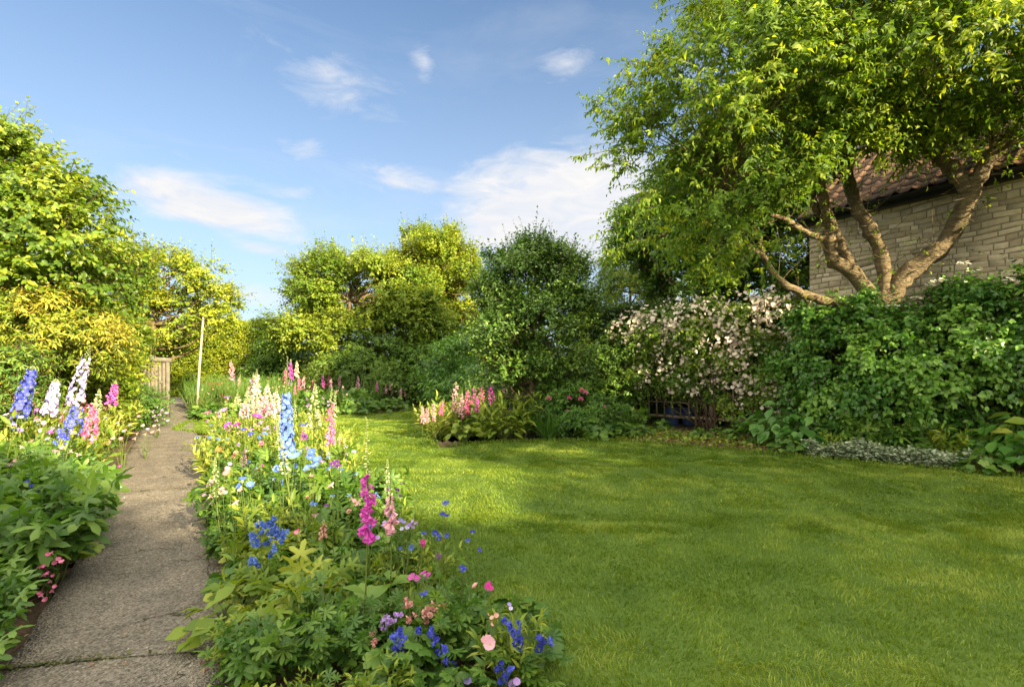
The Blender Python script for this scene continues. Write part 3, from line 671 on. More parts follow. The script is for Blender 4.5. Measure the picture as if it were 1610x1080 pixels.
# outward sprays with sky between them on the left side, and bare whips around the limbs
sp = [((1000, 130), (940, 165)), ((1060, 120), (975, 95)), ((1080, 90), (1030, 60)), ((1130, 60), (1108, 5)), ((1020, 240), (925, 243)), ((1010, 200), (935, 158)), ((1000, 265), (950, 262)), ((1030, 300), (1000, 318)), ((1010, 345), (955, 360)), ((1000, 390), (960, 400)),
      ((1060, 100), (1010, 100)), ((1040, 180), (960, 200)), ((1040, 150), (985, 130)), ((1060, 60), (1035, 85)), ((1040, 330), (975, 330)), ((1050, 370), (980, 385))]
for (a, c) in sp:
    d = 8.3 + .8 * r.random(); A0, C0 = at(*a, d), at(*c, d - .2); q = spline([A0, (A0 + C0) / 2 + [0, 0, .06], C0], 14); tube(cb, q, np.linspace(.012, .003, len(q)), 4, 1, .4, cap=False)
    k = 17; t = r.random(k); B = A0 + (C0 - A0) * t[:, None]; dirs = nrm(nrm(C0 - A0) + .9 * rdir(k, r)); twig_leaves(cb, B, dirs, .26, 7, L_CHERRY, .10, .2, .6, 0, 1, .003, r=r)
    twig_leaves(cb, C0[None] - nrm(C0 - A0)[None] * .1, nrm(C0 - A0)[None], .42, 13, L_CHERRY, .10, .1, .6, 0, 1, .003, r=r)
for P, k in ((A_, 44), (B_, 26), (C1, 26), (C2, 16), (C3, 14), (E_, 24), (F_, 8), (A2, 20)):
    B = P[r.integers(4, len(P), k)]; dd = nrm(rdir(k, r) + [-.2, -.3, .25]); twig_leaves(cb, B, dd, .55, 5, L_CHERRY, .09, .15, .3, 0, 1, .005, start=.6, r=r)
for P, k in ((A_, 26), (B_, 16), (C1, 16), (C2, 10), (C3, 8), (E_, 14)):     # bare whippy twigs crossing in front of the wall
    for _ in range(k):
        a = P[r.integers(3, len(P))]; dv = nrm(rdir(1, r)[0] + [-.3, -.4, .35]); L = .35 + .8 * r.random(); q = spline([a, a + dv * L * .5 + r.normal(size=3) * .05, a + dv * L + [0, 0, .12 * L]], 8); tube(tb, q, np.linspace(.009, .0025, len(q)), 4, 0, .5, cap=False)
tb.build('trunk', [M_CHERRYBARK], cher, smooth=True, loc=LB).location = (0, 0, 0)
cb.build('crown', [M_CHERRY, M_DARKTWIG], cher, loc=LB).location = (0, 0, 0)

# ---- shaded pear tree in the middle
tree('pear_tree', 'dense upright green fruit tree standing behind the pink flower bed at the lawn edge', 'tree', (.5, 11.7, 0),
     [(.5, 11.7, 0), (.45, 11.7, .9), (.52, 11.7, 1.8), (.42, 11.7, 2.8), (.45, 11.7, 3.9)], (.075, .03),
     [E(835, 455, 11.6, .95, 1.0, 1.0), E(802, 425, 11.6, .5, .6, .6), E(876, 425, 11.6, .5, .6, .55), E(845, 520, 11.6, 1.28, 1.2, .95), E(790, 500, 11.4, .8, .8, .8), E(880, 470, 11.8, .75, .8, .8), E(820, 590, 11.5, .95, .9, .6), E(880, 580, 11.5, .7, .7, .6), E(850, 405, 11.6, .35, .5, .35)],
     M_PEAR, M_BARK, 150, 4000, .30, 8, L_OVAL, .080, clump_r=(.2, .32), up=.75, droop=.0, ldroop=.2, lead=.13, shoots=[(850, 352, 11.6), (905, 372, 11.6), (790, 378, 11.6), (882, 380, 11.5), (765, 402, 11.6), (825, 366, 11.6), (925, 410, 11.7), (862, 366, 11.8)], seed=12, limb=.04, shell=(.4, 1.0))
# ---- the two sunlit trees at the back
tree('field_maple', 'broad yellow green tree at the back of the lawn, lower of the sunlit pair', 'tree', at(560, 560, 21) * [1, 1, 0],
     [at(565, 660, 21) * [1, 1, 0], at(560, 590, 21), at(548, 520, 21), at(552, 450, 21)], (.16, .05),
     [E(545, 470, 21, 2.1, 1.8, 1.4), E(505, 470, 21, 1.1, 1.3, 1.1), E(600, 460, 21, 1.5, 1.5, 1.3), E(500, 520, 20.6, 1.3, 1.2, .9), E(575, 540, 20.5, 2.0, 1.5, 1.1), E(490, 445, 21, .7, .7, .5), E(640, 510, 21, 1.2, 1.2, 1.1)],
     M_MAPLE, M_BARK, 130, 5200, .48, 7, L_FAR, .14, clump_r=(.18, .42), up=.4, droop=.1, seed=13, shoots=[(482, 410, 21), (530, 405, 21), (575, 402, 21), (508, 418, 21), (556, 400, 21), (455, 440, 21), (452, 470, 21), (452, 512, 21), (600, 415, 21)], limb=.07, shell=(.3, 1.2), lead=.2)
tree('golden_maple', 'tall golden yellow tree at the back of the lawn, taller of the sunlit pair', 'tree', at(690, 560, 24) * [1, 1, 0],
     [at(690, 640, 24) * [1, 1, 0], at(688, 560, 24), at(684, 480, 24), at(682, 410, 24)], (.18, .05),
     [E(680, 420, 24, 1.75, 1.6, 1.35), E(640, 400, 24, .8, .9, .8), E(725, 420, 24, .8, .9, 1.0), E(690, 480, 23.7, 2.0, 1.8, 1.6), E(645, 480, 23.5, 1.2, 1.3, 1.5), E(700, 550, 23.5, 1.9, 1.7, 1.3), E(680, 385, 24, .9, .9, .5), E(740, 480, 24, .9, 1, 1.6)],
     M_GOLD, M_BARK, 140, 5800, .48, 7, L_FAR, .145, clump_r=(.18, .42), up=.8, droop=.05, seed=14, shoots=[(628, 374, 24), (660, 365, 24), (698, 366, 24), (722, 380, 24), (740, 400, 24), (612, 402, 24), (680, 372, 24), (645, 380, 24), (712, 372, 24)], limb=.07, shell=(.3, 1.15), lead=.2)
# ---- dark trees behind the hedge and beside the house
tree('broadleaf_tree', 'dark dense tree behind the hedge, left of the stone house corner', 'tree', (6.0, 16.0, 0),
     [(6.0, 16, 0), (6.1, 16, 2), (6.0, 16, 4), (6.0, 16, 5.6)], (.2, .06),
     [E(1040, 360, 15.0, 1.3, 1.3, 1.3), E(1120, 330, 15.5, 2.3, 2, 1.9), E(1190, 300, 15.5, 2, 2, 2.2), E(1080, 410, 15, 1.7, 1.5, 1.2), E(1200, 420, 15.5, 2.1, 1.8, 1.5), E(1240, 340, 15.5, 1.2, 1.5, 1.8)],
     M_DARKSHRUB, M_BARK, 200, 6000, .42, 8, L_OVAL, .12, clump_r=(.25, .4), up=.3, seed=15, limb=.07)
tree('cypress_tree', 'small golden feathery conifer poking up behind the dark hedge', 'tree', at(990, 560, 20) * [1, 1, 0],
     [at(990, 640, 20) * [1, 1, 0], at(990, 520, 20), at(992, 400, 20)], (.1, .02),
     [E(990, 470, 20, 1.2, 1.1, 1.1), E(985, 415, 20, .7, .7, .7), E(1030, 465, 20, .9, .9, .8), E(955, 480, 20, .8, .8, .8), E(1000, 520, 20, 1.7, 1.3, .8)],
     M_MAPLE, M_BARK, 90, 2000, .40, 8, L_LANCE, .13, up=.5, droop=.5, ldroop=.5, seed=16, limb=.05, lead=.2)
# ---- left side
tree('rowan_tree', 'slender airy yellow green tree beside the far path with a visible trunk', 'tree', at(242, 640, 17) * [1, 1, 0],
     [at(240, 660, 17) * [1, 1, 0], at(243, 590, 17), at(240, 530, 17), at(248, 470, 17), at(240, 410, 17)], (.13, .04),
     [E(240, 430, 17, 1.3, 1.3, .8), E(215, 395, 17, .7, .8, .6), E(300, 440, 17, 1.1, 1.1, .7), E(330, 470, 17, .8, .8, .5), E(190, 460, 17, 1.2, 1.1, .8), E(270, 500, 16.8, 1.5, 1.2, .6), E(240, 500, 17.0, 1.3, 1.2, .8), E(330, 500, 16.8, .7, .6, .3)],
     M_GOLD, M_BARK, 110, 1900, .40, 7, L_FAR, .11, clump_r=(.2, .32), up=.35, droop=.15, seed=17, shoots=[(208, 352, 17), (262, 378, 17), (325, 405, 17), (355, 452, 17), (366, 480, 17), (290, 385, 17), (238, 370, 17), (360, 466, 17)], limb=.06, shell=(.45, 1.05), lead=.15)
tree('hornbeam_tree', 'tall leafy green tree at the left edge of the photo above the golden shrub', 'tree', (-8.4, 8.4, 0),
     [(-8.4, 8.4, 0), (-8.3, 8.4, 1.2), (-8.4, 8.4, 2.6), (-8.2, 8.4, 4.2)], (.14, .05),
     [E(60, 400, 8.2, 1.15, 1.2, 1.1), E(20, 290, 8.3, .75, .9, .75), E(95, 345, 8.2, .55, .7, .5), E(110, 405, 8.1, .5, .7, .55), E(-60, 330, 8.2, 1.3, 1.3, 1.5), E(-30, 260, 8.3, .7, .8, .6), E(20, 470, 8.0, 1.2, 1.1, .7), E(70, 330, 8.3, .6, .7, .6), E(-120, 450, 8.2, 1.4, 1.2, 1.5)],
     M_BROAD, M_BARK, 130, 2500, .38, 9, L_OVAL, .105, clump_r=(.24, .36), up=.2, droop=.2, ldroop=.5, seed=18, shoots=[(45, 205, 8.3), (8, 192, 8.3), (118, 248, 8.3), (105, 262, 8.2), (158, 300, 8.1), (172, 345, 8.1), (80, 232, 8.3), (180, 385, 8.1), (25, 215, 8.3), (140, 285, 8.1)], limb=.05, shell=(.45, 1.0), lead=.16, stiff=.7)
def SH(name, label, px, d, ells, m, nc, n, twl, nl, T, size, cat='shrub', **kw):
    return shrub(name, label, cat, ((px - 805) / FPX * d, d, 0), ells, m, nc, n, twl, nl, T, size, **kw)
SH('golden_shrub', 'amber yellow leaved shrub under the tall tree at the left edge', 40, 7.6, [E(40, 510, 7.5, .9, .7, .42), E(110, 530, 7.6, .5, .5, .35), E(-30, 520, 7.5, .7, .6, .5), E(60, 575, 7.4, .95, .6, .45), E(130, 500, 7.9, .35, .4, .3), E(20, 620, 7.2, .9, .5, .4)], M_AMBER, 60, 1300, .25, 9, L_LANCE, .09, up=.2, droop=.3, ldroop=.4, seed=31, clump_r=(.2, .3))
SH('dark_bush', 'dark green bush at the left edge behind the blue delphinium', 0, 6.6, [E(-5, 610, 6.5, .45, .5, .55), E(-60, 620, 6.5, .6, .6, .8)], M_DARKSHRUB, 30, 600, .2, 8, L_LANCE, .07, seed=32)
SH('privet_bush', 'yellow green leafy bush behind the lilac delphinium, nearest of the path bushes', 140, 10.0, [E(125, 570, 10, .8, .8, .8), E(100, 545, 9.6, .6, .7, .6), E(135, 625, 10, .75, .7, .5), E(80, 600, 9.2, .9, .6, .6)], M_GOLD, 80, 1700, .26, 8, L_FAR, .085, seed=33, clump_r=(.2, .3), group='yellow green bushes left of the path')
SH('climbing_rose', 'yellow green rambling bush with a few white blooms beside the slatted compost bin', 175, 12.8, [E(160, 545, 12.8, .8, .9, .9), E(180, 540, 13.4, .5, .7, .6), E(150, 600, 12.5, .8, .8, .8), E(185, 612, 12.7, .35, .6, .5)], M_MAPLE, 80, 1700, .3, 8, L_FAR, .095, seed=34, clump_r=(.2, .3), group='yellow green bushes left of the path')
SH('beech_bush', 'large yellow green bush standing left of the thin airy tree at the far path', 190, 17.5, [E(190, 540, 17.8, 1.8, 1.4, 1.3), E(130, 520, 17.5, 1.6, 1.4, 1.5), E(160, 590, 17.5, 2.0, 1.2, .8)], M_FARHEDGE, 80, 1900, .32, 7, L_FAR, .12, seed=35, group='yellow green bushes left of the path')
# off to the left and right of the frame's far corner
def hedge(name, label, line, depth, h, leafm, n, size, T=L_FAR, seed=1, top_n=.22, hfun=None, sprays=True, cat='hedge', mound=.12, vert=0.0):
    r = np.random.default_rng(seed); P = np.array(line, float); seg = np.linalg.norm(np.diff(P, axis=0), axis=1); cum = np.concatenate([[0], np.cumsum(seg)])
    c0 = P.mean(0); root = empty(name, (P[0, 0], P[0, 1], 0), 0, label, cat); B3 = np.array([P[0, 0], P[0, 1], 0])
    s = r.random(n) * cum[-1]; x = np.interp(s, cum, P[:, 0]); y = np.interp(s, cum, P[:, 1])
    k = np.clip(np.searchsorted(cum, s) - 1, 0, len(seg) - 1); T2 = (P[1:] - P[:-1]) / seg[:, None]; tx = T2[k]; nx = np.stack([tx[:, 1], -tx[:, 0]], -1)
    H = h if hfun is None else hfun(s / cum[-1]); H = np.broadcast_to(H, (n,))
    face = r.random(n); top = face < top_n; front = (face >= top_n) & (face < top_n + (1 - top_n) * .75)
    u = r.random(n) * 2 - 1; z = r.random(n)
    off = np.where(top, u, np.where(front, 1.0, -1.0)) * depth; zz = np.where(top, H, z * H)
    bump = (vnoise(s + 30, zz * 1.0 + off, .8) - .5) * mound * 2.4 + (vnoise(s, zz + 9, .3) - .5) * mound
    off = np.where(top, off, off + np.sign(off) * bump - np.sign(off) * (zz / H > .9) * .08); zz = np.where(top, zz + bump, zz)
    depthin = np.abs(r.normal(size=n)) * .10; out = np.where(top[:, None], np.array([0, 0, 1.]), np.stack([nx[:, 0] * np.sign(off), nx[:, 1] * np.sign(off), np.full(n, .25)], -1))
    B = np.stack([x + nx[:, 0] * off, y + nx[:, 1] * off, zz], -1) - out * depthin[:, None]
    D = nrm(out + .55 * rdir(n, r) + np.array([0, 0, .2 + vert])); cb = Buf()
    patch = vnoise(s + 5, zz, .5) * .7 + .15
    twig_leaves(cb, B, D, size * 3.2, 6, T, size, .15, .3, 0, 1, .003, r=r, twig=False, vals=patch)
    cb.build('foliage', [leafm, M_DARKTWIG], root, loc=B3).location = (0, 0, 0)
    tb = Buf()                                   # the woody, leafless inside
    ms = max(2, int(cum[-1] / .5)); S = np.linspace(.15, cum[-1] - .15, ms)
    for si in S:
        xx, yy = np.interp(si, cum, P[:, 0]), np.interp(si, cum, P[:, 1]); hh = (h if hfun is None else float(hfun(np.array([si / cum[-1]]))[0]))
        for q in range(3):
            a = np.array([xx + r.normal() * .1, yy + r.normal() * .1, 0]); tube(tb, [a, a + [r.normal() * .15, r.normal() * .15, hh * .5], a + [r.normal() * .3, r.normal() * .3, hh * .92]], [.04, .025, .01], 5)
    tb.build('stem', [M_DARKTWIG], root, loc=B3).location = (0, 0, 0)
    nin = int(n * .5); s = r.random(nin) * cum[-1]; x = np.interp(s, cum, P[:, 0]); y = np.interp(s, cum, P[:, 1]); k = np.clip(np.searchsorted(cum, s) - 1, 0, len(seg) - 1); nx = np.stack([T2[k][:, 1], -T2[k][:, 0]], -1)
    HH = h if hfun is None else hfun(s / cum[-1]); o2 = (r.random(nin) * 1.6 - .8) * depth; B = np.stack([x + nx[:, 0] * o2, y + nx[:, 1] * o2, r.random(nin) * HH * .95], -1)
    ib = Buf(); inst(ib, L_FAR, B, basis(rdir(nin, r), rdir(nin, r)), size * 2.4, 0, r.random(nin)); ib.build('inner_leaves', [leafm], root, loc=B3).location = (0, 0, 0)
    return root
hedge('yew_hedge', 'tall dark clipped hedge behind the flowering trellis', [(1.7, 14.6), (4.5, 14.7), (7.5, 14.9), (10.0, 15.2)], .55, 3.1, M_YEW, 26000, .10, L_LANCE, 41, hfun=lambda t: 2.95 + .35 * t + .1 * np.sin(t * 14))
hedge('cypress_hedge', 'long clipped yellow green hedge closing the end of the path', [(-22, 25.5), (-17.5, 25.6), (-14.0, 25.2), (-10.5, 24.8)], .8, 3.4, M_FARHEDGE, 22000, .10, L_FAR, 42, hfun=lambda t: 3.35 + .25 * np.sin(t * 9) * .4 + .35 * np.exp(-((t - .62) / .15) ** 2), mound=.22)
SH('holly_bush', 'dark bush at the right end of the clipped far hedge', 450, 23, [E(440, 560, 23, 1.3, 1.0, .9), E(480, 545, 23, 1.3, 1.0, 1.0), E(430, 600, 22.5, 1.2, .8, .8), E(490, 600, 22.5, 1.5, 1, .9)], M_DARKSHRUB, 80, 1900, .35, 7, L_FAR, .12, seed=51)
SH('juniper_bush', 'soft grey green spreading bush behind the distant pink foxgloves', 575, 19, [E(575, 585, 19, 1.4, 1.0, .8), E(530, 590, 19, .9, .8, .6), E(610, 600, 19, 1.0, .8, .6), E(585, 555, 19.3, 1.0, .8, .6)], M_DARKSHRUB, 90, 2100, .32, 8, L_LANCE, .10, seed=52, droop=.4, up=.3)
SH('elder_bush', 'round dark green bush beneath the tall golden tree', 660, 19.5, [E(655, 600, 19.5, 1.2, 1, .75), E(690, 585, 19.5, 1.1, 1, 1.0), E(640, 580, 20, 1.0, .9, .9)], M_DARKSHRUB, 80, 1800, .32, 7, L_FAR, .12, seed=53)
SH('laurel_bush', 'glossy bright green laurel left of the shaded fruit tree', 735, 15, [E(735, 575, 15, 1.0, .9, .85), E(770, 560, 14.8, .9, .8, .9), E(720, 610, 15, .9, .8, .6), E(700, 590, 15.4, .7, .7, .6), E(790, 605, 14, 1.0, .8, .6), E(750, 625, 14.5, .9, .7, .4), E(840, 615, 13.6, .9, .6, .5), E(890, 625, 13.4, .7, .6, .4)], M_LAUREL, 80, 1600, .3, 8, L_LANCE, .13, seed=54, up=.6)
SH('bay_bush', 'dark leafy bush between the fruit tree and the tall hedge', 925, 13.2, [E(930, 600, 13.2, .8, .7, .7), E(950, 570, 13.5, .6, .6, .6), E(900, 620, 12.8, .6, .6, .45)], M_DARKSHRUB, 60, 1200, .26, 8, L_OVAL, .085, seed=55)
# dark wood filling the far right behind everything
SH('hawthorn_bush', 'dark bush between the tall hedge and the golden tree trunk', 800, 19, [E(790, 560, 19, 1.8, 1.2, 1.3), E(880, 560, 18.5, 1.8, 1.2, 1.3), E(760, 600, 18.5, 1.6, 1, .9)], M_DARKSHRUB, 80, 2000, .34, 7, L_FAR, .125, seed=56)
# off the frame's right edge and behind the camera: unseen trees added to shade the near lawn
def Q(q, sd, z): return (.66 * sd + .75 * q, -.75 * sd + .66 * q, z)
def add_shade_tree(q, top, w, label, seed):
    x, y, _ = Q(q, 10.5, 0); c = lambda dq, z, rz: (*Q(q + dq, 10.5, z)[:2], z, w * .75, w * .75, rz)
    tree('unseen_shade_tree', label, 'tree', (x, y, 0), [(x, y, 0), (x + .1, y, top * .3), (x, y, top * .7)], (.2, .08), [c(0, top * .72, top * .22), c(w * .6, top * .6, top * .22), c(-w * .6, top * .6, top * .22), c(0, top * .36, top * .2)], M_BROAD, M_BARK, 110, 3400, .45, 8, L_FAR, .2, group='unseen trees added for shade', seed=seed, shell=(.15, 1.0))
add_shade_tree(-1.9, 8.8, 1.75, 'unseen leafy tree added behind the viewpoint to shade the near path', 61)
add_shade_tree(2.0, 6.2, 2.2, 'unseen leafy tree added right of the viewpoint to shade the near lawn', 62)
add_shade_tree(5.3, 6.5, 2.2, 'unseen leafy tree added for shade right of the lawn, past the end of the house', 63)
add_shade_tree(8.4, 9.8, 2.2, 'tallest unseen leafy tree added for shade by the hidden end of the house', 64)
# ================================================================== TRELLIS CORNER
M_WOOD = noise_mat('weathered_wood', [(.10, .075, .05), (.18, .14, .10), (.27, .215, .16)], 6, 6, .9, .6, 30, stretch=(1, 1, 1))
M_PALEWOOD = noise_mat('pale_wood', [(.08, .072, .058), (.135, .122, .10), (.20, .18, .145)], 6, 6, .85, .5, 30)
M_BLUE = noise_mat('blue_plastic', [(.02, .045, .11), (.03, .065, .16)], 6, 4, .45, .1)
M_BRICK = noise_mat('brick', [(.16, .07, .045), (.26, .12, .08), (.33, .18, .12)], 9, 6, .9, .7, 40, attr=True)
M_TERRA = noise_mat('terracotta', [(.10, .025, .018), (.18, .045, .03)], 6, 6, .8, .4, 30)
M_STEEL = noise_mat('pole_metal', [(.28, .26, .22), (.42, .39, .34)], 5, 5, .5, .1)
TA, TB_ = np.array([3.32, 13.65]), np.array([6.4, 11.15]); tdir = nrm(TB_ - TA); tlen = float(np.linalg.norm(TB_ - TA)); tang = math.atan2(tdir[1], tdir[0])
tre = empty('trellis', (TA[0], TA[1], 0), tang, 'weathered square wooden trellis under the pink white climber', 'trellis')
for x in (0, tlen / 2, tlen):
    b = Buf(); box(b, (x, 0, .95), (.045, .045, .95)); b.build('post', [M_WOOD], tre)
b = Buf()
for z in (.26, .62, .82, 1.02, 1.22, 1.42, 1.62, 1.85): box(b, (tlen / 2, -.052, z), (tlen / 2, .011, .034 if z == .26 else .016))
x = .2
while x < tlen: box(b, (x, -.078, 1.05), (.016, .010, .80)); x += .21
b.build('lattice', [M_WOOD], tre)
for i, (px, d, lab) in enumerate(((1066, 13.0, 'left one of the blue plastic tubs behind the trellis'), (1093, 12.9, 'middle one of the blue plastic tubs behind the trellis'), (1140, 12.7, 'right one of the blue plastic tubs behind the trellis'))):
    X = (px - 805) / FPX * d; t = empty('plastic_tub', (X, d + .45, 0), .2, lab, 'tub', 'blue tubs behind the trellis')
    b = Buf(); tube(b, [(0, 0, 0), (0, 0, .1), (0, 0, .3), (0, 0, .44)], [.15, .17, .19, .20], 18); b.build('body', [M_BLUE], t, smooth=False)
    b = Buf(); tube(b, [(0, 0, .441), (0, 0, .47)], [.215, .215], 18); b.build('rim', [M_BLUE], t)
pier = empty('brick_pier', (6.55, 11.35, 0), tang, 'short red brick pillar between the trellis and the white flowered shrub', 'pillar')
b = Buf(); r = np.random.default_rng(6)
for k in range(30):
    z = .04 + k * .075
    for s in range(2):
        o = .056 if (k + s) % 2 else -.056
        for q in (-1, 1):
            if k % 2: box(b, (q * .112, 0 if s else 0, z), (.105, .215, .032), 0, r.random()) if s == 0 else None
            else: box(b, (0, q * .112, z), (.215, .105, .032), 0, r.random()) if s == 0 else None
b.build('brickwork', [M_BRICK], pier)
b = Buf(); box(b, (0, 0, 1.13), (.205, .205, 1.12)); b.build('core', [M_MORTAR], pier)
b = Buf(); box(b, (0, 0, 2.32), (.25, .25, .035)); b.build('cap_stone', [M_STONE], pier)

M_BLOOM = petal_mat('blush_petal', (.62, .50, .46), (.84, .76, .66))
M_WHITE = petal_mat('white_petal', (.62, .62, .52), (.78, .78, .68))
def blooms(root, name, C, ells, n, T, size, mat, per=4, seed=1, spread=.06, out=1.06, loc=(0, 0, 0), front=None):
    r = np.random.default_rng(seed); E_ = np.array(ells, float); w = E_[:, 3] * E_[:, 5]; k = r.choice(len(E_), n, p=w / w.sum()); d = rdir(n, r)
    if front is not None: d = nrm(d + np.array(front) * .9)
    p = E_[k, :3] + d * E_[k, 3:6] * out * (.9 + .15 * r.random(n))[:, None]
    ins = ((((p[:, None] - E_[None, :, :3]) / E_[None, :, 3:6]) ** 2).sum(-1) ** .5 < .86).any(1); p, d = p[~ins], d[~ins]; p = p + d * .13
    P = np.repeat(p, per, 0) + r.normal(size=(len(p) * per, 3)) * spread; D = nrm(np.repeat(d, per, 0) + .6 * r.normal(size=(len(P), 3)) + [0, 0, .3])
    b = Buf(); inst(b, T, P, basis(rdir(len(P), r), D), size * (.6 + .7 * r.random(len(P))), 0, r.random(len(P)))
    R = basis(rdir(len(P), r), D); b = Buf(); inst(b, T, P, R, size * (.6 + .7 * r.random(len(P))), 0, r.random(len(P)))
    b.build(name, [mat], root, loc=loc).location = (0, 0, 0)
# basis() gives z perpendicular to y: use the flower's own axis as z
def basis_z(z, r=rng): 
    z = nrm(z); y = np.cross(z, rdir(len(z), r)); y = nrm(y); x = np.cross(y, z); return np.stack([x, y, z], -1)
CL = [E(1010, 527, 13.4, .75, .5, .55), E(1000, 590, 13.5, .45, .4, .4), E(1060, 527, 13.0, .9, .5, .65), E(1110, 517, 12.6, .9, .5, .6), E(1150, 542, 12.3, .8, .5, .75), E(1190, 512, 12.0, .8, .5, .6), E(1210, 580, 11.8, .8, .5, .75), E(1240, 502, 11.6, .6, .5, .45), E(1090, 590, 12.8, .7, .35, .45), E(1240, 600, 11.5, .6, .4, .7), E(1170, 615, 12.2, .6, .3, .4)]
def climb():
    b3 = (4.8, 12.45, 0); root, C = shrub('flowering_climber', 'rambling green climber covered in blush white flowers spilling over the trellis', 'climber', b3, CL, M_ROSE, 260, 7000, .24, 9, L_OVAL, .082, seed=71, stems=12, clump_r=(.16, .26), shell=(.6, 1.05), droop=.5, up=.2, lead=.12)
    blooms(root, 'blossom', C, CL, 760, FL5, .078, M_BLOOM, 4, 72, .07, 1.12, b3, (-.4, -1.1, .2))
climb()
HY = [E(1330, 560, 9.6, .75, .7, .7), E(1300, 520, 10.0, .6, .5, .4), E(1400, 560, 9.2, .9, .8, .8), E(1480, 540, 8.9, .9, .8, .8), E(1560, 540, 8.6, .9, .8, .75), E(1500, 600, 8.5, .9, .6, .55), E(1400, 625, 9.0, .8, .6, .45), E(1310, 620, 9.6, .6, .5, .5), E(1590, 580, 8.4, .6, .6, .4), E(1350, 500, 9.6, .5, .5, .35), E(1650, 540, 8.3, .9, .8, .9), E(1580, 490, 8.7, .6, .5, .3), E(1500, 480, 9.0, .5, .5, .3), E(1340, 645, 9.4, .7, .5, .4), E(1450, 655, 8.9, .8, .5, .35), E(1545, 640, 8.5, .6, .4, .35), E(1290, 580, 9.9, .6, .5, .6)]
b3 = (6.6, 8.9, 0)
root, C = shrub('climbing_hydrangea', 'huge glossy dark green shrub filling the wall below the leaning tree', 'shrub', b3, HY, M_HYD, 190, 5000, .28, 8, L_OVAL, .108, seed=73, stems=8, clump_r=(.16, .34), shell=(.35, 1.1), lead=.12, vspread=2.0, droop=.2, ldroop=.5, up=.3)
hb = Buf(); r = np.random.default_rng(74); P = np.array([at(*q) for q in ((1515, 414, 8.5), (1475, 441, 8.6), (1533, 424, 8.4), (1404, 482, 9.0), (1465, 447, 8.7), (1330, 487, 9.4), (1300, 500, 9.6), (1322, 520, 9.2), (1285, 493, 9.8), (1580, 440, 8.3), (1440, 470, 8.8))])
for p in P:
    hb = Buf(); k = 12; q = p + rdir(k, r) * [.09, .09, .025]; inst(hb, FL5, q, basis_z(np.tile([0, -.3, 1.], (k, 1)) + .3 * r.normal(size=(k, 3)), r), .06, 0, r.random(k))
    hb.build('flower_head', [M_WHITE], root, loc=b3).location = (0, 0, 0)

# ================================================================== CLUMP KIT
M_GREEN = leaf_mat('perennial_leaf', (.04, .105, .016), (.075, .16, .022), (.15, .25, .035), .33, (1.8, 1.8, .6), .45, .4)
M_LIME = leaf_mat('lime_leaf', (.10, .17, .018), (.17, .25, .025), (.30, .34, .05), .36, (1.6, 1.5, .6), .5, .35)
M_YEL = leaf_mat('yellow_leaf', (.12, .21, .03), (.26, .33, .05), (.46, .46, .12), .35, (1.4, 1.3, .6), .5, .3)
M_FEATH = leaf_mat('feathery_leaf', (.05, .13, .02), (.09, .20, .03), (.13, .25, .05), .3, (1.6, 1.7, .6), .55, .3)
M_GREY = leaf_mat('silver_leaf', (.12, .16, .09), (.24, .30, .19), (.45, .50, .38), .2, (1.2, 1.3, .8), .6, .3)
M_STEM = leaf_mat('green_stem', (.07, .11, .025), (.12, .17, .035), (.20, .20, .06), .1)
M_BIG = leaf_mat('big_leaf', (.04, .12, .02), (.07, .18, .03), (.11, .24, .045), .28, (1.7, 1.8, .6), .38, .45)
M_BROWNL = leaf_mat('dead_leaf', (.09, .05, .025), (.20, .12, .06), (.36, .27, .17), .15, (1.2, 1, .8), .8, .2)

def clump(name, label, cat, mat, T, size, R=.2, H=.5, n=26, nl=7, droop=.25, ldroop=.35, seed=1, group=None, start=.25, stiff=.5, twr=.004, upn=1.0, spread=.9, extra=None):
    r = np.random.default_rng(seed); root = empty(name, (0, 0, 0), 0, label, cat, group)
    a = r.random(n) * 6.283; rr = R * .45 * r.random(n) ** .5; B = np.stack([np.cos(a) * rr, np.sin(a) * rr, np.zeros(n)], -1)
    lean = spread * R / H * (r.random(n) ** .6) * 1.2; D = nrm(np.stack([np.cos(a) * lean, np.sin(a) * lean, np.ones(n)], -1) + .08 * r.normal(size=(n, 3)))
    L = H * (.65 + .45 * r.random(n)) * (1 + .25 * droop)
    sb, lb = Buf(), Buf(); twig_leaves(lb, B, D, L, nl, T, size, droop, ldroop, 0, 0, twr, start=start, r=r, stiff=stiff, twig=False, upn=upn)
    g = np.zeros((n, 3)); g[:, 2] = -droop; pos = lambda u: B + D * (L * u)[:, None] + g * (L * u * u)[:, None]
    thin_stems(sb, B, pos(.5), pos(1.0), twr, 0, r.random()); sb.build('stem', [M_STEM], root); lb.build('leaves', [mat], root)
    return root
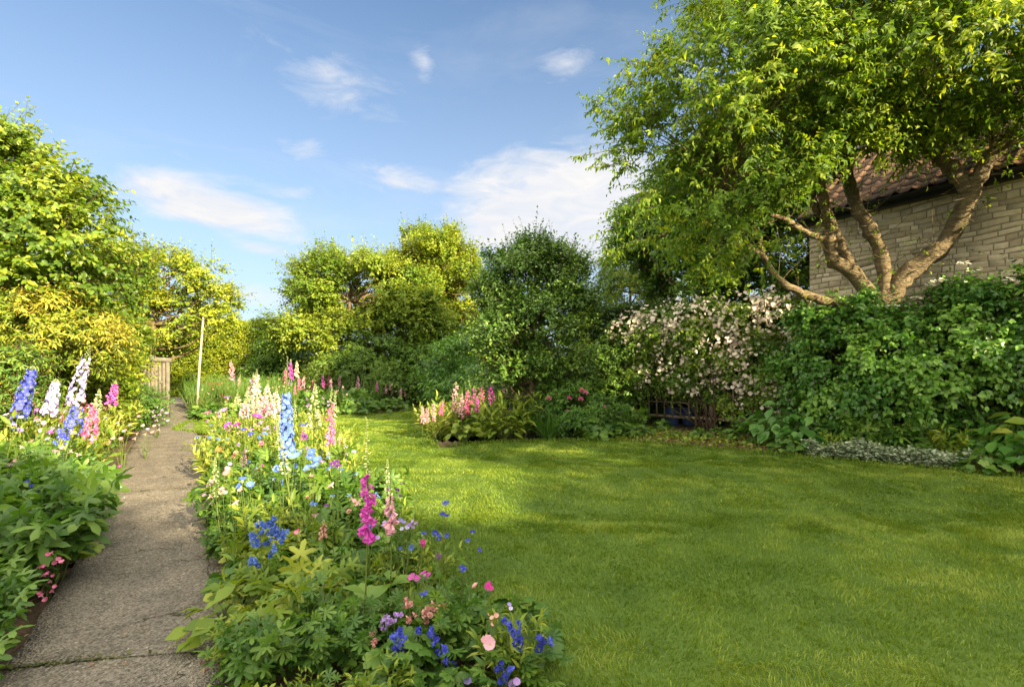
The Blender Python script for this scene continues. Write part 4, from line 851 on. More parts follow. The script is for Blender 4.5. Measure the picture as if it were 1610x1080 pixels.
def basal(name, label, cat, mat, T, size, R=.25, H=.3, n=40, seed=1, group=None, flop=.4, vlo=0, stem=.003, flat=.5):
    """leaves on single stalks rising from one crown"""
    r = np.random.default_rng(seed); root = empty(name, (0, 0, 0), 0, label, cat, group)
    a = r.random(n) * 6.283; q = r.random(n) ** .6; tip = np.stack([np.cos(a) * R * q, np.sin(a) * R * q, H * (1 - .55 * q * q) * (.55 + .5 * r.random(n))], -1)
    B = np.stack([np.cos(a) * .03, np.sin(a) * .03, np.zeros(n)], -1); mid = (B + tip) / 2 + np.array([0, 0, 1]) * (H * .22)
    sb, lb = Buf(), Buf(); thin_stems(sb, B, mid, tip, stem, 0, r.random())
    out = np.stack([np.cos(a), np.sin(a), np.full(n, -flop)], -1) + .35 * r.normal(size=(n, 3)); up = np.stack([np.cos(a) * flat, np.sin(a) * flat, np.ones(n)], -1) + .3 * r.normal(size=(n, 3))
    inst(lb, T, tip, basis(out, up), size * (.6 + .6 * r.random(n)), 0, vlo + (1 - vlo) * r.random(n))
    sb.build('stem', [M_STEM], root); lb.build('leaves', [mat], root); return root
PROTO = []
def protos(fn, k, *a, **kw):
    out = []
    for i in range(k): kw['seed'] = kw.get('seed', 1) + 17; out.append([fn(*a, **kw), False])
    PROTO.extend(out); return out
def put(pr, i, xy, s=1.0, label=None, group=None, z=0.0, r=rng, tilt=.06):
    p = pr[i % len(pr)]; rz = r.random() * 6.28; t = (r.normal() * tilt, r.normal() * tilt)
    if not p[1]:
        p[1] = True; o = p[0]; o.location = (xy[0], xy[1], z); o.rotation_euler = (t[0], t[1], rz); o.scale = (s, s, s)
        if label: o['label'] = label
        if group: o['group'] = group
        return o
    return copy_tree(p[0], (xy[0], xy[1], z), rz, s, label, group, t)
def poisson(poly, dmin, tries=6000, r=rng, cap=400):
    q = scatter(poly, tries, r); keep = []
    for p in q:
        if all((p[0] - k[0]) ** 2 + (p[1] - k[1]) ** 2 > dmin * dmin for k in keep): keep.append(p)
        if len(keep) >= cap: break
    return np.array(keep)
K_PALM = protos(clump, 4, 'monkshood', '', 'plant', M_GREEN, L_PALM, .135, R=.22, H=.55, n=24, nl=5, droop=.2, ldroop=.25, seed=101, start=.3)
K_GERAN = protos(basal, 3, 'cranesbill', '', 'plant', M_GREEN, L_LOBED, .105, R=.26, H=.32, n=75, seed=102)
K_PHLOX = protos(clump, 3, 'phlox', '', 'plant', M_LIME, L_LANCE, .125, R=.20, H=.5, n=26, nl=9, droop=.12, ldroop=.15, seed=103, start=.1, stiff=.8)
K_OVAL = protos(basal, 3, 'broad_leaved_plant', '', 'plant', M_LIME, L_OVAL, .13, R=.24, H=.36, n=62, seed=104, flop=.1)
K_YEL = protos(clump, 4, 'golden_perennial', '', 'plant', M_YEL, L_LANCE, .135, R=.26, H=.62, n=26, nl=11, droop=.08, ldroop=0, seed=105, start=.15, stiff=1.0)
K_FEATH = protos(clump, 3, 'feathery_perennial', '', 'plant', M_FEATH, L_BLADE, .16, R=.28, H=.85, n=60, nl=12, droop=.05, ldroop=-.3, seed=106, start=.1, stiff=1.6)
K_GRASSY = protos(basal, 3, 'daylily', '', 'plant', M_FEATH, L_BLADE, .55, R=.10, H=.10, n=70, seed=107, flop=-1.1, flat=0)
K_FINE = protos(clump, 3, 'larkspur', '', 'plant', M_GREEN, L_FINE, .12, R=.22, H=.5, n=26, nl=6, droop=.2, ldroop=.2, seed=108)
K_LIMEP = protos(clump, 3, 'anemone', '', 'plant', M_LIME, L_PALM, .15, R=.22, H=.48, n=20, nl=5, droop=.2, ldroop=.25, seed=113, start=.25)
K_BIG = protos(basal, 3, 'broad_leaved_plant', '', 'plant', M_BIG, L_OVAL, .165, R=.36, H=.5, n=95, seed=109, flop=.5, vlo=0)
K_SMALL = protos(basal, 3, 'leafy_perennial', '', 'plant', M_GREEN, L_OVAL, .06, R=.2, H=.2, n=130, seed=110)

NEAR_BED = [(-1.0, 1.75), (.25, 1.75), (.20, 2.3), (.0, 2.75), (-.24, 3.2), (-.75, 3.85), (-1.85, 5.77), (-2.95, 8.4), (-4.0, 10.6), (-5.5, 10.9), (-5.55, 9.9), (-4.65, 8.1), (-3.65, 6.4), (-3.0, 5.3), (-2.35, 4.15), (-1.72, 3.1), (-1.35, 2.4)]
LEFT_BED = [(-2.2, 1.6), (-2.5, 2.1), (-2.88, 2.75), (-3.30, 3.6), (-3.98, 4.6), (-4.95, 5.7), (-5.85, 6.9), (-6.85, 8.4), (-8.4, 10.8), (-10.4, 14.0), (-12.2, 13.6), (-9.6, 9.5), (-8.0, 7.2), (-6.4, 5.2), (-4.4, 2.8), (-3.6, 1.6)]
FAR_BED = [(-9.0, 14.2), (-7, 14.6), (-5.2, 15.2), (-3.9, 16.3), (-3.7, 17.4), (-5, 19.5), (-8, 21.5), (-13.2, 23), (-13.4, 21.5), (-11.5, 18.3), (-9.9, 15.9)]
KIND = {id(K_PALM): 'deeply cut leaved green clump', id(K_GERAN): 'low round leaved clump', id(K_PHLOX): 'narrow leaved lime clump', id(K_OVAL): 'broad leaved lime clump', id(K_YEL): 'pale yellow green leafy clump', id(K_FEATH): 'tall feathery green clump', id(K_FINE): 'finely cut leaved clump', id(K_LIMEP): 'yellowish cut leaved clump', id(K_SMALL): 'low small leaved clump', id(K_BIG): 'large leaved dark clump'}
def gpos(px, d): return ((px - 805) / FPX * d, d)
LM = {'near': [(*gpos(455, 4.2), 'by the foot of the tall blue delphinium'), (*gpos(575, 2.7), 'by the foot of the magenta foxglove'), (*gpos(613, 2.95), 'below the pale pink foxglove'), (*gpos(522, 4.6), 'by the slim rosy foxglove'), (*gpos(405, 7.6), 'around the cream lupins'), (*gpos(380, 6.2), 'under the magenta poppies'), (*gpos(340, 5.3), 'beside the orange flower near the path'),
       (*gpos(425, 3.2), 'below the light blue bluebells'), (-1.45, 2.4), (-.55, 2.4), (.1, 2.3), (-2.3, 4.4), (-1.2, 4.0), (-3.6, 6.2), (-2.6, 7.2), (-5.0, 8.6), (-3.5, 8.8), (-5.2, 10.2), (-4.2, 10.2)],
      'left': [(*gpos(40, 5.2), 'beneath the blue delphinium at the left edge'), (*gpos(80, 5.4), 'below the short violet delphinium'), (*gpos(112, 5.8), 'below the leaning lilac delphinium'), (*gpos(145, 5.2), 'around the pink lupin left of the path'), (*gpos(80, 3.3), 'behind the ruffled pink flowers'), (-3.4, 4.05), (-4.0, 4.3), (-3.6, 3.0), (-5.6, 5.4), (-4.9, 6.0), (-6.2, 7.8), (-7.2, 8.0), (-7.2, 9.6), (-8.4, 9.6), (-8.4, 11.2), (-9.6, 11.2), (-9.8, 13.2), (-11.0, 13.2)],
      'far': [(*gpos(309, 16.2), 'at the foot of the pale pole'), (-4.3, 16.3), (-5.6, 15.8), (-7.0, 15.0), (-8.8, 14.8), (-10.2, 17), (-7.5, 17.8), (-5.3, 18.4), (-12, 20.5), (-8.6, 20.2)]}
WORDS = {'near': ['on the path side at the bottom of the border', 'in the middle at the bottom of the border', 'on the lawn side at the bottom of the border', 'on the path side before the bluebells', 'on the lawn side behind the foxgloves', 'on the path side of the yellow part of the border', 'on the lawn side of the yellow part of the border', 'on the path side behind the poppies', 'on the lawn side behind the lupins', 'at the far path corner of the border', 'at the far lawn corner of the border'],
         'left': ['beside the yellow leaf on the path edge', 'in the dark leaves before the delphiniums', 'next to the path at the lower left', 'under the dark bush at the left edge', 'on the path edge past the pink lupin', 'on the path edge before the mauve catmint', 'in front of the amber shrub', 'next to the mauve catmint', 'below the yellow green bush left of the path', 'on the path edge before the slatted gate', 'behind the plants before the slatted gate', 'right at the slatted gate', 'behind the slatted gate'],
         'far': ['at the lawn end of the far bed', 'on the lawn side of the far bed, right part', 'on the lawn side of the far bed, middle', 'at the path corner of the far bed', 'beside the path in the far bed', 'in the middle of the far bed', 'among the pink foxgloves of the far bed', 'at the far path end before the hedge', 'at the back of the far bed']}
for k in LM:
    it = iter(WORDS[k]); LM[k] = [(q[0], q[1], q[2] if len(q) > 2 else next(it)) for q in LM[k]]
def where(bed, p): return min(LM[bed], key=lambda q: (q[0] - p[0]) ** 2 + (q[1] - p[1]) ** 2)[2]
r = np.random.default_rng(200)
for i, p in enumerate(poisson(NEAR_BED, .235, r=r, tries=5000)):
    x, y = p; edge = min(1.0, .6 + .5 * r.random())
    if y < 3.9:
        c = r.random(); right = x > -1.0 - .2 * (y - 2)
        if right: pr, s = ((K_FINE, .85) if c < .45 else (K_GERAN, .95) if c < .7 else (K_PHLOX, .75))
        else: pr, s = ((K_OVAL, .95) if c < .32 else (K_LIMEP, .95) if c < .66 else (K_PALM, .85) if c < .8 else (K_PHLOX, .95) if c < .92 else (K_GERAN, .9))
        put(pr, r.integers(9), p, s * edge * (.75 if y < 2.4 else 1), f'{KIND[id(pr)]} {where("near", p)}', 'leafy clumps of the path border', r=r)
    elif y < 6.2:
        c = r.random(); pr, s = ((K_PALM, .95) if c < .45 else (K_PHLOX, .95) if c < .6 else (K_FINE, .95) if c < .8 else (K_GERAN, 1.1))
        put(pr, r.integers(9), p, s * edge * 1.25, f'{KIND[id(pr)]} {where("near", p)}', 'leafy clumps of the path border', r=r)
    else:
        c = r.random(); pr, s = ((K_YEL, .95) if c < .62 else (K_PHLOX, 1.05) if c < .85 else (K_PALM, 1.0))
        put(pr, r.integers(9), p, s * edge * 1.12, f'{KIND[id(pr)]} {where("near", p)}', 'leafy clumps of the path border', r=r)
for i, p in enumerate(poisson(LEFT_BED, .30, r=r, tries=5000)):
    x, y = p
    if y < 5.6:
        c = r.random(); pr, s = ((K_PALM, 1.0) if c < .65 else (K_FINE, 1.0) if c < .8 else (K_GERAN, 1.1))
        s *= .95 if y < 3.4 else 1.5
        put(pr, r.integers(9), p, s * (.75 + .35 * r.random()), f'{KIND[id(pr)]} {where("left", p)}', 'leafy clumps in the bed left of the path', r=r)
    else:
        c = r.random(); pr, s = ((K_YEL, 1.1) if c < .6 else (K_PHLOX, 1.25) if c < .85 else (K_PALM, 1.1))
        put(pr, r.integers(9), p, s * (1.0 + .4 * r.random()), f'{KIND[id(pr)]} {where("left", p)}', 'leafy clumps in the bed left of the path', r=r)
for i, p in enumerate(poisson(FAR_BED, .62, r=r, tries=4000)):
    x, y = p; c = r.random()
    front = y < 15.9 + .0 * x or (x > -4.6)
    pr, s = ((K_GERAN, 1.5) if front else (K_FEATH, 1.25) if c < .65 else (K_PALM, 1.5))
    put(pr, r.integers(9), p, s * (.8 + .35 * r.random()), f'{KIND[id(pr)]} {where("far", p)}', 'leafy clumps of the far bed', r=r)
# grassy low weeds and leaf litter under everything
b = Buf()
for poly, n in ((NEAR_BED, 2600), (LEFT_BED, 3000), (FAR_BED, 3000)):
    q = scatter(poly, n, r); P = np.c_[q, .01 + .05 * r.random(n)]; inst(b, L_OVAL, P, basis(rdir(n, r) * [1, 1, .4], np.tile([0, 0, 1.], (n, 1)) + .4 * rdir(n, r)), .05 + .05 * r.random(n), 0, r.random(n))
tag(b.build('undergrowth', [M_GREEN]), 'low green leaves covering the soil under the border flowers', 'undergrowth', kind='stuff')
b = Buf()
LIT = [(2.0, 10.4), (3.4, 9.7), (5.0, 8.7), (5.5, 9.4), (4.9, 10.6), (3.5, 11.8), (2.4, 11.6)]
q = scatter(LIT, 2600, r); n = len(q); inst(b, L_OVAL, np.c_[q, .02 + .04 * r.random(n)], basis(rdir(n, r) * [1, 1, .3], np.tile([0, 0, 1.], (n, 1)) + .5 * rdir(n, r)), .035 + .045 * r.random(n), 0, r.random(n))
for line, k, jt in (([(-2.68, 2.65), (-3.48, 3.95), (-4.66, 5.7)], 90, .04), ([(-1.44, 2.5), (-2.04, 3.65), (-2.44, 4.2)], 110, .045)):
    L3 = np.array(line); t = r.random(k) * (len(L3) - 1); i0 = t.astype(int); p = L3[i0] + (L3[i0 + 1] - L3[i0]) * (t - i0)[:, None] + r.normal(size=(k, 2)) * jt
    inst(b, L_LANCE, np.c_[p, .055 + .012 * r.random(k)], basis(rdir(k, r) * [1, 1, .15], np.tile([0, 0, 1.], (k, 1)) + .3 * rdir(k, r)), .025 + .03 * r.random(k), 0, r.random(k))
S_ = 1.0 + 9 * r.random(150) ** 1.6; g_ = interp(S_, (r.random(150) * 2 - 1) * .50, .063); inst(b, L_OVAL, g_, basis(rdir(150, r) * [1, 1, .08], np.tile([0, 0, 1.], (150, 1)) + .15 * rdir(150, r)), .008 + .018 * r.random(150), 0, r.random(150))
tag(b.build('leaf_litter', [M_BROWNL]), 'dry brown fallen leaves scattered on the soil and path edges', 'leaf litter', kind='stuff')
b = Buf(); q = scatter(LIT, 800, r); n = len(q); inst(b, L_OVAL, np.c_[q, .03 + .1 * r.random(n)], basis(rdir(n, r) * [1, 1, .6], np.tile([0, 0, 1.], (n, 1))), .06 + .06 * r.random(n), 0, r.random(n))
q = scatter(LIT, 700, r); n = len(q); inst(b, L_BLADE, np.c_[q, np.zeros(n)], basis(np.c_[r.normal(size=(n, 2)) * .5, np.ones(n)], rdir(n, r)), .10 + .10 * r.random(n), 0, r.random(n))
tag(b.build('weeds', [M_LIME]), 'patchy low green weeds on the bare soil before the trellis', 'weeds', kind='stuff')

# ---- right-hand bed in front of the house
def one(pr, i, px, d, s, label, r=r): return put(pr, i, ((px - 805) / FPX * d, d), s * (1.2 if 9.9 < d < 12.2 and px < 1005 else 1), label, None, r=r, tilt=.03)
one(K_BIG, 0, 1222, 9.7, 1.6, 'broad leaved dark plant left of the silver ground cover, nearest the trellis')
one(K_BIG, 1, 1265, 9.2, 1.5, 'broad leaved dark plant just left of the silver ground cover')
one(K_BIG, 2, 1290, 9.9, 1.2, 'broad leaved dark plant behind the silver ground cover near the pillar')
one(K_PALM, 0, 1345, 8.7, 1.5, 'upright greyish green leafy plant behind the middle of the silver ground cover')
one(K_GERAN, 0, 1240, 8.85, 1.1, 'low bronze green clump on the lawn edge left of the silver ground cover')
one(K_PALM, 1, 1400, 8.4, 1.4, 'leafy green plant behind the silver ground cover below the glossy shrub')
one(K_GERAN, 1, 1450, 8.1, 1.3, 'low rounded clump behind the silver ground cover')
one(K_PHLOX, 0, 1490, 7.9, 1.4, 'lighter green leafy plant behind the right end of the silver ground cover')
one(K_BIG, 0, 1592, 7.55, 1.5, 'large leaved green plant at the right edge of the lawn')
one(K_BIG, 1, 1560, 7.9, 1.4, 'large leaved green plant just behind the lawn corner near the wall')
one(K_OVAL, 1, 1630, 7.6, 2.4, 'tall lime green big leaved plant at the far right edge')
one(K_GERAN, 2, 1545, 7.25, 1.1, 'low green clump between the silver ground cover and the large leaved plant')
one(K_BIG, 2, 1640, 7.0, 1.2, 'dark broad leaved plant beyond the right corner of the lawn')
for px, d, s_ in ((1180, 10.3, 1.2), (1235, 10.4, 1.4), (1285, 9.0, 1.1), (1320, 9.1, 1.3), (1370, 8.9, 1.2), (1430, 8.5, 1.2), (1465, 8.5, 1.3), (1520, 8.1, 1.3), (1310, 8.6, .9), (1540, 8.3, 1.4)):
    put((K_PALM, K_GERAN, K_PHLOX, K_BIG)[int(px) % 4], 1, ((px - 805) / FPX * d, d), s_, 'green filler plant in the shady bed at the foot of the house', 'fillers of the house bed', r=r)
SIL = [(4.9, 8.75), (5.0, 8.35), (5.7, 7.85), (6.4, 7.35), (6.8, 7.3), (6.9, 7.75), (6.3, 8.3), (5.5, 8.9)]
b = Buf(); q = scatter(SIL, 5200, r); n = len(q); inst(b, L_OVAL, np.c_[q, (.05 + .22 * r.random(n)) * (.7 + .6 * vnoise(q[:, 0], q[:, 1], .25))], basis(rdir(n, r) * [1, 1, .4] + [0, 0, .2], np.tile([0, -.2, 1.], (n, 1)) + .4 * rdir(n, r)), .045 + .03 * r.random(n), 0, np.clip(r.normal(size=n) * .3 + .5, 0, 1))
tag(b.build('silver_ground_cover', [M_GREY]), 'low silvery leaved ground cover along the lawn edge below the shrub', 'ground cover', kind='stuff')
for px, d, s, kd in ((1010, 11.0, 1.0, 0), (1060, 10.8, .9, 1), (1100, 10.6, .8, 2), (1150, 10.4, .9, 0), (1185, 9.8, .9, 1), (985, 11.6, 1.1, 2), (1040, 11.9, 1, 0), (1130, 11.4, 1, 1)):
    put(K_SMALL if kd % 2 else K_GERAN, kd, ((px - 805) / FPX * d, d), s, 'low leafy green clump on the soil in front of the trellis', 'low clumps before the trellis', r=r)

# ---- the island of flowers in front of the fruit tree
one(K_YEL, 0, 683, 10.5, 1.1, 'pale silvery yellow spiky plant at the left tip of the middle bed')
one(K_YEL, 1, 702, 10.9, 1.15, 'pale spiky plant behind the left tip of the middle bed')
one(K_FEATH, 0, 735, 11.0, 1.1, 'fine leaved green clump behind the pink spires of the middle bed')
one(K_FEATH, 1, 760, 11.2, 1.1, 'fine leaved green clump beside the yellow leaved plant in the middle bed')
one(K_OVAL, 0, 728, 10.1, 1.1, 'low lime leaved plant at the lawn edge of the middle bed')
one(K_PHLOX, 1, 770, 10.4, 1.4, 'yellow leaved plant at the front of the middle bed, left of the brightest one')
one(K_OVAL, 2, 790, 10.4, 1.3, 'bright yellow green broad leaved plant at the front of the middle bed')
one(K_PHLOX, 2, 812, 10.6, 1.7, 'tall yellow green leafy plant right of the brightest one in the middle bed')
one(K_GRASSY, 0, 862, 10.55, 1.0, 'arching strap leaved clump at the lawn edge before the fruit tree')
one(K_GRASSY, 1, 885, 10.8, .9, 'arching strap leaved clump left of the pink peony bush')
one(K_GERAN, 2, 935, 10.6, 1.2, 'low green clump below the pink peony bush at the lawn edge')
one(K_GERAN, 0, 975, 10.7, 1.1, 'low green clump at the right end of the middle bed')
one(K_PALM, 2, 965, 11.3, 1.2, 'leafy green plant right of the pink peony bush')
one(K_PALM, 3, 1000, 11.9, 1.0, 'leafy green plant between the peony bush and the trellis post')
for px, d, s in ((700, 12, 1), (720, 12.6, 1), (745, 12.2, 1), (775, 11.9, 1), (800, 11.4, 1), (835, 11.2, 1), (770, 13, 1.2), (740, 13.6, 1.2), (700, 13.5, 1), (820, 12.4, 1.1), (870, 12.4, 1.1), (905, 11.6, 1.0)):
    put(K_PALM if r.random() < .6 else K_FINE, r.integers(4), ((px - 805) / FPX * d, d), s, 'mid green leafy filler clump in the middle bed under the fruit tree', 'green clumps filling the middle bed', r=r)
b3 = (1.3, 11.0, 0); PE = [E(905, 645, 11.0, .70, .5, .50), E(870, 652, 10.9, .45, .4, .42), E(940, 655, 11.0, .45, .4, .42)]
M_PEONYL = leaf_mat('peony_leaf', (.05, .13, .02), (.09, .20, .03), (.15, .28, .05), .3)
root, C = shrub('peony_bush', 'rounded leafy bush with bright pink globe flowers in front of the tall hedge', 'shrub', b3, PE, M_PEONYL, 44, 900, .2, 8, L_LANCE, .10, seed=81, clump_r=(.16, .24))
def globe(n=34):
    V, F = [], []; rr = np.random.default_rng(2)
    D = rdir(n, rr); D[:, 2] = np.abs(D[:, 2]) * 1.0 - .25; D = nrm(D)
    for d in D:
        x = np.cross(d, [0, 0, 1.]); x = x / (np.linalg.norm(x) + 1e-6); y = np.cross(x, d); k = len(V); s = .34
        for v in (d * .25, d * .48 - x * s * .6, d * .56 + y * s * .5, d * .48 + x * s * .6): V.append(v)
        F += [(k, k + 1, k + 2), (k, k + 2, k + 3)]
    return tri(V, F)
GLOBE = globe()
M_PINK = petal_mat('pink_petal', (.62, .10, .30), (.80, .25, .45)); M_MAG = petal_mat('magenta_petal', (.42, .02, .22), (.68, .06, .40)); M_PALEPINK = petal_mat('pale_pink_petal', (.52, .24, .36), (.72, .44, .52))
M_BLUEP = petal_mat('sky_blue_petal', (.05, .11, .46), (.14, .25, .66)); M_DEEPB = petal_mat('deep_blue_petal', (.035, .05, .42), (.10, .13, .62)); M_LILAC = petal_mat('lilac_petal', (.30, .25, .60), (.55, .50, .76))
M_PURP = petal_mat('purple_petal', (.14, .03, .26), (.30, .10, .45)); M_CREAM = petal_mat('cream_petal', (.62, .52, .38), (.80, .70, .58)); M_ORANGE = petal_mat('orange_petal', (.70, .12, .03), (.85, .25, .08)); M_DUSTY = petal_mat('dusty_pink_petal', (.50, .20, .22), (.68, .38, .34))
M_EYE = petal_mat('flower_eye', (.30, .30, .45), (.62, .62, .68)); M_BUDG = petal_mat('green_bud', (.20, .27, .10), (.40, .46, .25), .15); M_VIOLET = petal_mat('violet_petal', (.28, .16, .50), (.46, .30, .66)); M_FOX = petal_mat('foxglove_petal', (.52, .05, .42), (.74, .16, .60))
hb = Buf()
for px, py in ((863, 627), (915, 614), (920, 618), (892, 648), (913, 628), (895, 627), (948, 640), (875, 668)):
    hb = Buf(); c = at(px, py, 10.6)[None]; inst(hb, GLOBE, c, basis_z(np.array([[0, -.4, 1.]]), r), .105, 0, r.random())
    hb.build('flower_head', [M_PINK], root, loc=b3).location = (0, 0, 0)
hb = Buf(); r2 = np.random.default_rng(3)
for px, d in ((690, 9.62), (697, 9.55), (706, 9.6), (714, 9.7), (700, 9.75)):
    X = (px - 805) / FPX * d; tube(hb, [(X, d, -.02), (X + .03, d, .07), (X, d, .11)], [.13, .10, .03], 7, 0, r2.random(), wob=.15, r=r2)
tag(hb.build('soil_clods', [M_SOIL]), 'lumps of bare brown earth at the left tip of the middle bed', 'soil clods', kind='stuff')

SH('catmint_bush', 'small grey green bush hiding the foot of the slatted gate', 226, 12.6, [E(228, 640, 12.6, .5, .4, .40), E(205, 645, 12.2, .5, .4, .40)], M_PEONYL, 30, 700, .22, 8, L_LANCE, .07, seed=57)
# ================================================================== FLOWERS
def spike(name, label, cat, H, sl, rad0, T, fs, n, mat, budl=.12, budmat=None, leaf=('palm', 14, .12), seed=1, stemr=.006, tipr=.3, face_up=.15, dense=True, group=None, nb=26, lean=0.0, loose=0, eye=None):
    r = np.random.default_rng(seed); root = empty(name, (0, 0, 0), 0, label, cat, group)
    ax = lambda z: np.stack([lean * z * z / H + .015 * np.sin(z * 4 + seed), .012 * np.cos(z * 5 + seed), z], -1)
    zz = np.linspace(0, H, 12); b = Buf(); tube(b, ax(zz), np.linspace(stemr, stemr * .35, 12), 6, 0, .4, r=r); b.build('stem', [M_STEM], root)
    z1 = H - budl; z0 = z1 - sl; t = np.sort(r.random(n)) if not dense else (np.arange(n) + .5) / n; a = np.arange(n) * 2.399963 + r.normal(size=n) * .25
    rr = rad0 * (1 - (1 - tipr) * t ** 1.8) * (.85 + .3 * r.random(n)); z = z0 + t * sl
    if loose: k = r.integers(0, n, loose); z[k] = z0 - r.random(loose) * sl * .5; rr[k] *= 1.3
    out = np.stack([np.cos(a), np.sin(a), np.full(n, face_up)], -1) + .2 * r.normal(size=(n, 3)); P = ax(z) + np.stack([np.cos(a) * rr, np.sin(a) * rr, np.zeros(n)], -1)
    fb = Buf(); inst(fb, T, P, basis_z(out, r), fs * (1 - .35 * t) * (.8 + .35 * r.random(n)), 0, r.random(n))
    if eye is not None: inst(fb, FL_CORN2, P + nrm(out) * fs * .05, basis_z(out, r), fs * .38, 1, r.random(n))
    fb.build('flower_spike', [mat, eye or mat], root)
    if budl > 0:
        t = (np.arange(nb) + .5) / nb; a = np.arange(nb) * 2.4; rr = rad0 * tipr * (1 - .8 * t); z = z1 + t * budl; d = np.stack([np.cos(a), np.sin(a), np.full(nb, .9)], -1)
        bb = Buf(); inst(bb, BUD, ax(z) + np.stack([np.cos(a) * rr, np.sin(a) * rr, 0 * a], -1) * .6, basis(d, rdir(nb, r)), fs * .42 * (1 - .6 * t), 0, r.random(nb)); bb.build('bud_tip', [budmat or M_BUDG], root)
    kind, nl, ls = leaf; lb = Buf(); TT = {'palm': L_PALM, 'lance': L_LANCE, 'fine': L_FINE}[kind]; t = r.random(nl) ** 1.3 * .62; a = r.random(nl) * 6.28; zl = t * z0 + .05
    pl = (.16 if kind == 'palm' else .01) * (1 - t); tip = ax(zl) + np.stack([np.cos(a) * pl, np.sin(a) * pl, pl * .3], -1)
    if kind == 'palm': thin_stems(lb, ax(zl), (ax(zl) + tip) / 2, tip, .0025, 1, .5)
    inst(lb, TT, tip, basis(np.stack([np.cos(a), np.sin(a), .25 + 0 * a], -1) + .2 * r.normal(size=(nl, 3)), np.tile([0, 0, 1.], (nl, 1)) + .3 * rdir(nl, r)), ls * (1.15 - t) * (.8 + .4 * r.random(nl)), 0, r.random(nl))
    lb.build('leaves', [M_GREEN, M_STEM], root); return root
def foxglove(name, label, H, sl, mat, seed=1, budl=.2, n=24, fs=.055, group=None, lean=0.0, side=-1.57):
    r = np.random.default_rng(seed); root = empty(name, (0, 0, 0), 0, label, 'foxglove', group); ax = lambda z: np.stack([lean * z * z / H + .01 * np.sin(z * 4 + seed), .01 * np.cos(z * 5 + seed), z], -1)
    zz = np.linspace(0, H, 14); b = Buf(); tube(b, ax(zz), np.linspace(.0065, .0018, 14), 6, 0, .5); b.build('stem', [M_STEM], root)
    z1 = H - budl; z0 = z1 - sl; t = (np.arange(n) + .5) / n; a = side + r.normal(size=n) * 1.0; d = np.stack([np.cos(a), np.sin(a), -.55 - .5 * (1 - t)], -1); P = ax(z0 + t * sl) + np.stack([np.cos(a), np.sin(a), 0 * a], -1) * .008
    fb = Buf(); sc = fs * (1.05 - .55 * t); inst(fb, BELL, P, basis(d, rdir(n, r)), sc, 0, r.random(n) * .8); fb.build('flower_bells', [mat], root)
    nb = 22; t = (np.arange(nb) + .5) / nb; a = side + r.normal(size=nb) * 1.2; d = np.stack([np.cos(a), np.sin(a), -.3 + .8 * t], -1); bb = Buf()
    inst(bb, BUD, ax(z1 + t * budl), basis(d, rdir(nb, r)), fs * .5 * (1 - .65 * t), 0, r.random(nb)); bb.build('bud_tip', [M_BUDG], root)
    nl = 12; t = r.random(nl) ** 1.5 * .5; a = r.random(nl) * 6.28; lb = Buf(); inst(lb, L_OVAL, ax(t * z0 + .04), basis(np.stack([np.cos(a), np.sin(a), .5 + 0 * a], -1), np.tile([0, 0, 1.], (nl, 1))), .26 * (1.1 - t * 1.4) * (.7 + .5 * r.random(nl)), 0, r.random(nl)); lb.build('leaves', [M_GREEN], root); return root
def heads(name, label, cat, pts, T, fs, mat, d, seed=1, base=None, calyx=True, group=None, T2=None, mat2=None, leaves=8, ls=.07, up=.8, stemr=.0042):
    """one plant: wiry stems from one foot, each carrying a flower head; pts = head pixels"""
    r = np.random.default_rng(seed); H0 = np.array([at(p[0], p[1], p[2] if len(p) > 2 else d + r.normal() * .05) for p in pts]); foot = np.array([*(base if base is not None else H0[:, :2].mean(0) + r.normal(size=2) * .03), 0.0])
    root = empty(name, foot, 0, label, cat, group); P = H0 - foot; n = len(P); z0 = np.zeros((n, 3)); mid = P * .55 + np.array([0, 0, .04]) + r.normal(size=(n, 3)) * .012; mid[:, :2] -= P[:, :2] * .15
    b = Buf(); thin_stems(b, z0 + r.normal(size=(n, 3)) * [.01, .01, 0], mid, P, stemr, 0, .5); b.build('stem', [M_STEM], root)
    for i in range(n):
        fb = Buf(); k = 1; ax = np.array([[r.normal() * .35, -.45 + r.normal() * .25, up]])
        inst(fb, T, P[i:i + 1], basis_z(ax, r), fs * (.85 + .3 * r.random()), 0, r.random(1)); 
        if T2 is not None: inst(fb, T2, P[i:i + 1] + [0, 0, fs * .06], basis_z(ax, r), fs * .8, 1, r.random(1))
        if calyx: inst(fb, BUD, P[i:i + 1] - nrm(ax) * fs * .42, basis(ax, rdir(1, r)), fs * .6, 2, .5)
        o = fb.build('flower_head', [mat, mat2 or mat, M_BUDG], root)
    nl = leaves; t = r.random(nl) * .8; i = r.integers(0, n, nl); a = r.random(nl) * 6.28; lb = Buf(); inst(lb, L_LANCE, P[i] * t[:, None] * .9, basis(np.stack([np.cos(a), np.sin(a), .9 + 0 * a], -1), rdir(nl, r)), ls * (.7 + .6 * r.random(nl)), 0, r.random(nl)); lb.build('leaves', [M_GREEN], root); return root
def place(root, px, py, d, H, lean=0.0, rz=0.0):
    c = at(px, py, d); s = c[2] / H / math.cos(lean); root.location = (c[0] - math.tan(lean) * c[2], d, 0); root.scale = (s, s, s); root.rotation_euler = (0, lean, rz); return root
FLR = petals(5, .5, .3, .1)
D_ = lambda seed, mat, label, lean=0.0, H=1.6, sl=.5, bud=.20, n=96, fs=.046, r0=.052, **k: spike('delphinium', label, 'delphinium', H, sl, r0, FLR, fs, n, mat, bud, seed=seed, stemr=.008, loose=6, tipr=.5, eye=M_EYE, **k)
